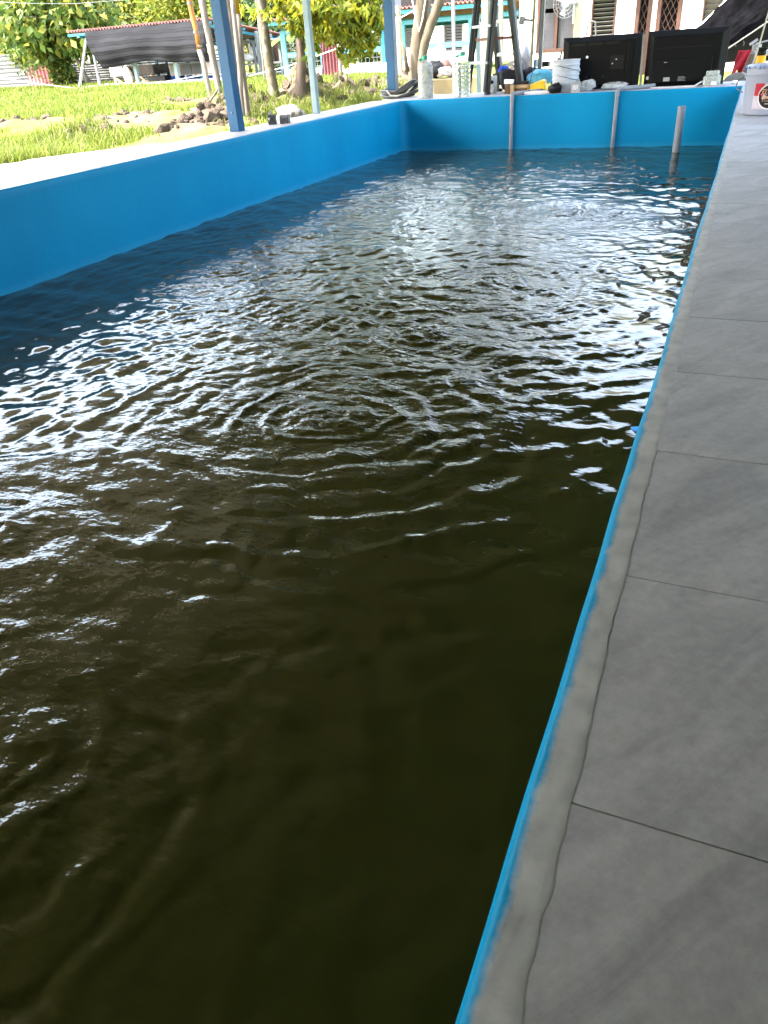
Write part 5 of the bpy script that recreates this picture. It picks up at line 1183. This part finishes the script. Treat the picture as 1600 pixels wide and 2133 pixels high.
# banana-like broad leaves beside the mottled trunk
q = at_y(590, 60, 33.); k = ppm(q); t = thing('banana_plant', 'broad leaved banana plant between mottled trunk and aviary', 'plant', (q.x, 33., GZ))
MB().tube([(q.x, 33., GZ-.05), (q.x+.1, 33., q.z-.6)], [.16, .10], 10).build('stem', 'leaf_mid', t, smooth=True)
for i in range(9):
    a = i*.7+.3; L_ = rnd.uniform(1.0, 1.5); mb = MB(); vs = []
    for j in range(9):
        s_ = j/8; wd = .26*math.sin(math.pi*min(1, s_*.93+.05))**.7; pc = Vector((q.x+.1+math.cos(a)*L_*s_, 33.+math.sin(a)*L_*s_*.6, q.z-.6+.9*s_-1.1*s_*s_*L_*.6)); sd_ = Vector((-math.sin(a), math.cos(a), 0))
        vs += [pc-sd_*wd, pc+Vector((0, 0, .05)), pc+sd_*wd]
    mb.add(vs, [f_ for j in range(8) for f_ in ((3*j, 3*j+1, 3*j+4, 3*j+3), (3*j+1, 3*j+2, 3*j+5, 3*j+4))]); mb.build('leaf', 'leaf_mid', t, smooth='all')
# slender trunks in front of the shed
def trunk_thing(name, label, base, top, r0, r1, m, Y=None, top_m=None, split=.0, seed=0, cat='tree', ztop=3.3, group=None, nodes=0):
    B = at_z(base[0], base[1], GZ); Y = Y or B.y; B = at_y(base[0], base[1], Y); T = at_y(top[0], top[1], Y); d = T-B; T2 = B+d*((ztop-B.z)/d.z)
    k = ppm(B); rs = random.Random(seed); B = B+(B-T).normalized()*.15
    t = thing(name, label, cat, Vector((B.x, B.y, B.z)), group); N = 14; pts = []
    for i in range(N+1):
        u = i/N; pts.append(B.lerp(T2, u)+Vector((rs.uniform(-1, 1), rs.uniform(-1, 1), 0))*(r0/k)*.28*(i > 0))
    rr = [(r0+(r1-r0)*min(1, 1.6*i/N))/k*(1.12 if i == 0 else 1)*rs.uniform(.93, 1.07) for i in range(N+1)]
    if top_m:
        h = max(2, int(N*split)); MB().tube(pts[:h+1], rr[:h+1], 10).build('trunk', m, t, smooth='all'); MB().tube(pts[h:], [r*.98 for r in rr[h:]], 10).build('upper_trunk', top_m, t, smooth='all')
        for i in range(nodes):
            u = split+(1-split)*i/nodes*.5; p = B.lerp(T2, u); MB().tube([p-Vector((0, 0, .02)), p+Vector((0, 0, .02))], rr[3]*1.12, 10).build('node_ring', 'bark_pale', t, smooth=True)
    else: MB().tube(pts, rr, 12).build('trunk', m, t, smooth='all')
    return t, T2, pts
trunk_thing('slender_tree', 'slender trunk turning orange upward, left of the blue post', (443, 220), (394, 0), 5.5, 5, 'bark_pale', top_m='bark_orange', split=.30, seed=1, nodes=6)
trunk_thing('slender_tree', 'slender pale trunk just left of the blue post', (466, 245), (421, 0), 6.5, 6.5, 'bark_pale', seed=2)
trunk_thing('slender_tree', 'thickest pale trunk of the clump right of the blue post', (503, 262), (472, 0), 9, 9, 'bark_pale', seed=3)
trunk_thing('slender_tree', 'thin brown trunk second in the clump right of blue post', (510, 264), (485, 0), 5, 4.5, 'bark_pale', top_m='bark_orange', split=.45, seed=4, nodes=3)
trunk_thing('slender_tree', 'orange trunk third in the clump right of the blue post', (517, 262), (491, 0), 6, 5.5, 'bark_pale', top_m='bark_yellow', split=.36, seed=5, nodes=6)
trunk_thing('slender_tree', 'thinnest dry stem right of the orange trunk clump', (521, 256), (500, 60), 3, 2.5, 'bark_pale', seed=6, ztop=1.6)
tm, tmT, _ = trunk_thing('mottled_tree', 'mottled grey brown trunk with lichen left of the dark trunk', (577, 243), (546, 0), 11, 8.5, 'bark_mottle', seed=7)
td, tdT, _ = trunk_thing('rubber_tree', 'dark brown straight trunk with yellow green hanging leaves', (632, 238), (620, 0), 10, 8.5, 'bark_dark', seed=8)
trunk_thing('vine_stem', 'twisted thin vine hanging before the bird cage', (552, 165), (536, 20), 2.2, 2.2, 'bark_pale', Y=24., seed=9, cat='vine', ztop=2.4)
# hanging yellow-green leaf sprays of the rubber tree
pts = []; mbb = MB(); rs = np.random.RandomState(21); YT = world_loc(td).y
for (px, py, sx, sy, n) in ((600, 12, 28, 16, 260), (655, 20, 26, 18, 260), (700, 38, 32, 26, 420), (745, 35, 34, 34, 520), (775, 20, 22, 22, 240), (735, 88, 22, 18, 200), (655, 68, 14, 14, 100), (615, 56, 10, 12, 60), (690, 8, 50, 14, 360), (760, 66, 16, 18, 160), (705, 62, 20, 12, 120), (640, -30, 90, 30, 900), (740, -40, 70, 30, 700), (648, 96, 9, 12, 50)):
    dY = rs.uniform(-.5, .9); c = at_y(px, py, YT+dY); k = ppm(c); ncl = max(3, n//14)
    cen = np.array(c)+rs.normal(0, 1, (ncl, 3))*np.array((sx, sx, sy))/k*.75; i = rs.randint(0, ncl, n); pts.append(cen[i]+rs.normal(0, 1, (n, 3))*.028)
    a = tdT.lerp(world_loc(td), .25)
    mbb.tube([a, a.lerp(c, .5)+Vector((0, 0, .35)), c], [.03, .018, .006], 6)
    for j in range(0, ncl, 2): mbb.tube([c, Vector(cen[j])], [.006, .003], 5)
leaves('crown', np.concatenate(pts), .125, 'leaf_yellow', td, .75, 5, 2.6)
mbb.build('branch', 'bark_dark', td, smooth='all')
# big forked tree
B = at_z(868, 200, GZ); YB2 = B.y; k = ppm(B); t = thing('forked_tree', 'large pale forked tree behind the jugs and hose', 'tree', (B.x, B.y, GZ))
pt_ = [at_y(862, 206, YB2), at_y(864, 180, YB2), at_y(866, 140, YB2), at_y(869, 95, YB2), at_y(873, 60, YB2), at_y(880, 0, YB2), at_y(886, -80, YB2), at_y(900, -250, YB2)]
MB().tube([p+Vector((0, 0, -.1 if i == 0 else 0)) for i, p in enumerate(pt_)], [19/k, 15/k, 14/k, 13.5/k, 13/k, 12/k, 10/k, 7/k], 14).build('trunk', 'bark_big', t, smooth='all')
pt_ = [at_y(874, 160, YB2-.08), at_y(878, 130, YB2-.1), at_y(886, 88, YB2-.1), at_y(898, 50, YB2-.1), at_y(915, 5, YB2-.1), at_y(940, -70, YB2-.1), at_y(985, -240, YB2-.1)]
MB().tube(pt_, [6/k, 8/k, 9/k, 9.5/k, 9.5/k, 8/k, 5/k], 12).build('limb', 'bark_big', t, smooth='all')
pt_ = [at_y(884, 75, YB2+.05), at_y(890, 30, YB2+.05), at_y(896, -30, YB2+.05)]
MB().tube(pt_, [7/k, 6/k, 5/k], 10).build('limb', 'bark_pale', t, smooth='all')
MB().tube([at_y(849, 150, YB2-.2), at_y(843, 110, YB2-.2), at_y(836, 88, YB2-.2)], [5/k, 4/k, 3/k], 8).build('stub', 'bark_big', t, smooth='all')
cr = [crown_pts(at_y(px, py, YB2+dy), (1.3, 1.1, .6), 1500, s_, 18) for px, py, dy, s_ in ((880, -330, 0, 1), (1000, -300, .4, 2), (780, -310, 1.0, 3))]
leaves('crown', np.concatenate(cr), .13, 'leaf_mid', t, .5, 9, 2.4)
# ropes
def line(name, label, pts, r=.008, m='rope', cat='rope'):
    return tag(MB().tube(pts, r, 5).build(name, m, loc=pts[0], smooth=True), label, cat)
line('rope_line', 'pale rope slanting from the aviary to the forked tree', [at_y(520, 158, 24.), at_y(600, 138, 21.), at_y(700, 102, 16.), at_y(800, 55, 13.), at_y(866, 20, YB2-.15)], .012)
line('rope_line', 'white cable strung low from the zinc fence to the shed', [at_y(-40, 155, 29.), at_y(60, 172, 29.), at_y(160, 184, 28.9), at_y(300, 178, 28.7), at_y(430, 155, 28.6)], .011)
line('overhead_wire', 'overhead wire crossing before the broad leaved tree', [at_y(-30, 2, 27.), at_y(50, 7, 27.), at_y(150, 8, 27.), at_y(260, 0, 27.)], .010, 'zinc', 'wire')
line('rope_line', 'pale rope looped around the forked tree trunk', [at_y(858, -5, YB2-.2), at_y(866, 40, YB2-.2), at_y(873, 66, YB2-.2), at_y(880, 40, YB2-.2), at_y(887, -5, YB2-.2)], .012)
line('rope_line', 'pale rope sagging between dark trunk and pale blue post', [at_y(592, 5, YT-.3), at_y(604, 35, YT-.3), at_y(626, 52, YT-.3), at_y(645, 50, YT-.3), at_y(652, 40, YT-.3)], .008)
# ------------------------------------------------------------------ soil heaps with clods, rubble, dead branch
def clod_mesh(seed):
    bm = bmesh.new(); bmesh.ops.create_icosphere(bm, subdivisions=2, radius=1.0); rr = random.Random(seed); off = [rr.uniform(0, 40) for _ in range(3)]
    for v in bm.verts:
        p = v.co.normalized(); n_ = float(fbm(np.array([p.x*1.5+off[0]+p.z]), np.array([p.y*1.5+off[1]-p.z]), 3, seed)[0]); v.co = p*(.55+.95*n_); v.co.z *= .8
    me = bpy.data.meshes.new('clod'); bm.to_mesh(me); bm.free(); me.materials.append(M['soil']); return me
CL = [clod_mesh(s_) for s_ in range(8)]
labs = ['soil clods heaped at the foot of the blue post', 'broken soil heap around the slender trunks', 'brown soil heap along the back of the left wall', 'soil clods scattered in the grass at left', 'low bare soil clods farther up the grass at left', 'dark soil clods at the far left in the grass', 'pale soil lumps in the grass left of orange trunk']
for i, (a, b_, wd, h) in enumerate(RID):
    L_ = math.hypot(b_[0]-a[0], b_[1]-a[1]); n = int(40+L_*34) if i < 3 else int(16+L_*9)
    t = thing('soil_heap', labs[i], 'soil heap', (a[0], a[1], gz(*a)))
    for j in range(min(n, 150)):
        u = rnd.random(); x = a[0]+(b_[0]-a[0])*u+rnd.gauss(0, wd*.45); y = a[1]+(b_[1]-a[1])*u+rnd.gauss(0, wd*.45)
        if x > -3.6 and y < 8.4: continue
        if x > -3.9 and y < 8: continue
        s_ = min(abs(rnd.gauss(.015, .04))+.022, .12)
        o = bpy.data.objects.new('clod', rnd.choice(CL)); COL.objects.link(o); o.parent = t; o.location = Vector((x, y, gz(x, y)-s_*.12))-t.location; o.rotation_euler = (rnd.uniform(0, 6), rnd.uniform(0, 6), rnd.uniform(0, 6)); o.scale = (s_, s_*rnd.uniform(.7, 1.2), s_*rnd.uniform(.6, 1))
for px, py, s_, lab in ((605, 246, .11, 'white rubble lump behind the pale grey bracket'), (622, 240, .08, 'smaller white rubble lump near the dark trunk foot')):
    q = at_z(px, py+6, GZ+.05); blob('rubble', lab, 'stone', Vector((q.x, q.y, gz(q.x, q.y)-.02)), (s_*1.5, s_, s_*1.1), 'rubble_white', 70+px, .5)
q = at_z(430, 245, GZ+.1); o = MB().tube([Vector((q.x-.25, q.y+.02, gz(q.x-.25, q.y)+.10)), Vector((q.x, q.y, gz(q.x, q.y)+.10)), Vector((q.x+.28, q.y-.05, gz(q.x+.28, q.y-.05)+.12))], [.012, .018, .014], 7).build('dead_branch', 'bark_pale', smooth=True, loc=q); tag(o, 'dead pale branch lying on the soil near the blue post', 'branch')
# grass: single blades in tufts over the field
def grass():
    rs = np.random.RandomState(3); N = 230000
    Yg = 5+31*rs.rand(N)**1.35; lo = -Yg*1.28-1.5; hi = np.where(Yg < 6.6, -5.2, np.where(Yg < 9.5, -3.55, -Yg*.36-.6))
    Xg = lo+(hi-lo)*rs.rand(N)
    cov = fbm(Xg*.7, Yg*.7, 4, 61)
    s_ = soil_w(Xg, Yg); keep = (rs.rand(N) > s_*1.0*(.25+1.0*fbm(Xg*3, Yg*3, 2, 12))) & (cov > .37+.12*rs.rand(N))
    ed = -6.75+.55*np.maximum(0, Yg-4.4)**1.1
    keep &= ~((Yg < 6.6) & (Xg > ed-.05)) & ~((Yg > 28.6) & (Xg > at_y(165, 186, 29).x) & (Xg < b.x+.4)) & ~((Yg > 25.6) & (Xg > A_(590, 160).x))
    Xg, Yg, cov = Xg[keep], Yg[keep], cov[keep]; n = len(Xg); Zg = gheight(Xg, Yg)
    dist = np.hypot(Xg, Yg); hgt = (.03+.085*rs.rand(n)**1.7)*(.4+1.3*cov)*(1+dist/55); wd = .0028+.00042*dist
    th = rs.rand(n)*6.283; lean = rs.normal(0, .45, (n, 2))*hgt[:, None]; sx, sy = np.cos(th)*wd, np.sin(th)*wd
    p0 = np.stack([Xg-sx, Yg-sy, Zg-.01], 1); p1 = np.stack([Xg+sx, Yg+sy, Zg-.01], 1)
    p2 = np.stack([Xg+sx*.7+lean[:, 0]*.45, Yg+sy*.7+lean[:, 1]*.45, Zg+hgt*.6], 1); p3 = np.stack([Xg-sx*.7+lean[:, 0]*.45, Yg-sy*.7+lean[:, 1]*.45, Zg+hgt*.6], 1)
    p4 = np.stack([Xg+lean[:, 0], Yg+lean[:, 1], Zg+hgt], 1)
    co = np.stack([p0, p1, p2, p3, p4], 1).reshape(-1, 3); q_ = np.arange(n)*5
    f = np.concatenate([np.stack([q_, q_+1, q_+2], 1), np.stack([q_, q_+2, q_+3], 1), np.stack([q_+3, q_+2, q_+4], 1)])
    o = np_mesh('grass', co, f, 'grass_leaf'); stuff(o); tag(o, 'bright green rough grass covering the field', 'grass')
grass()
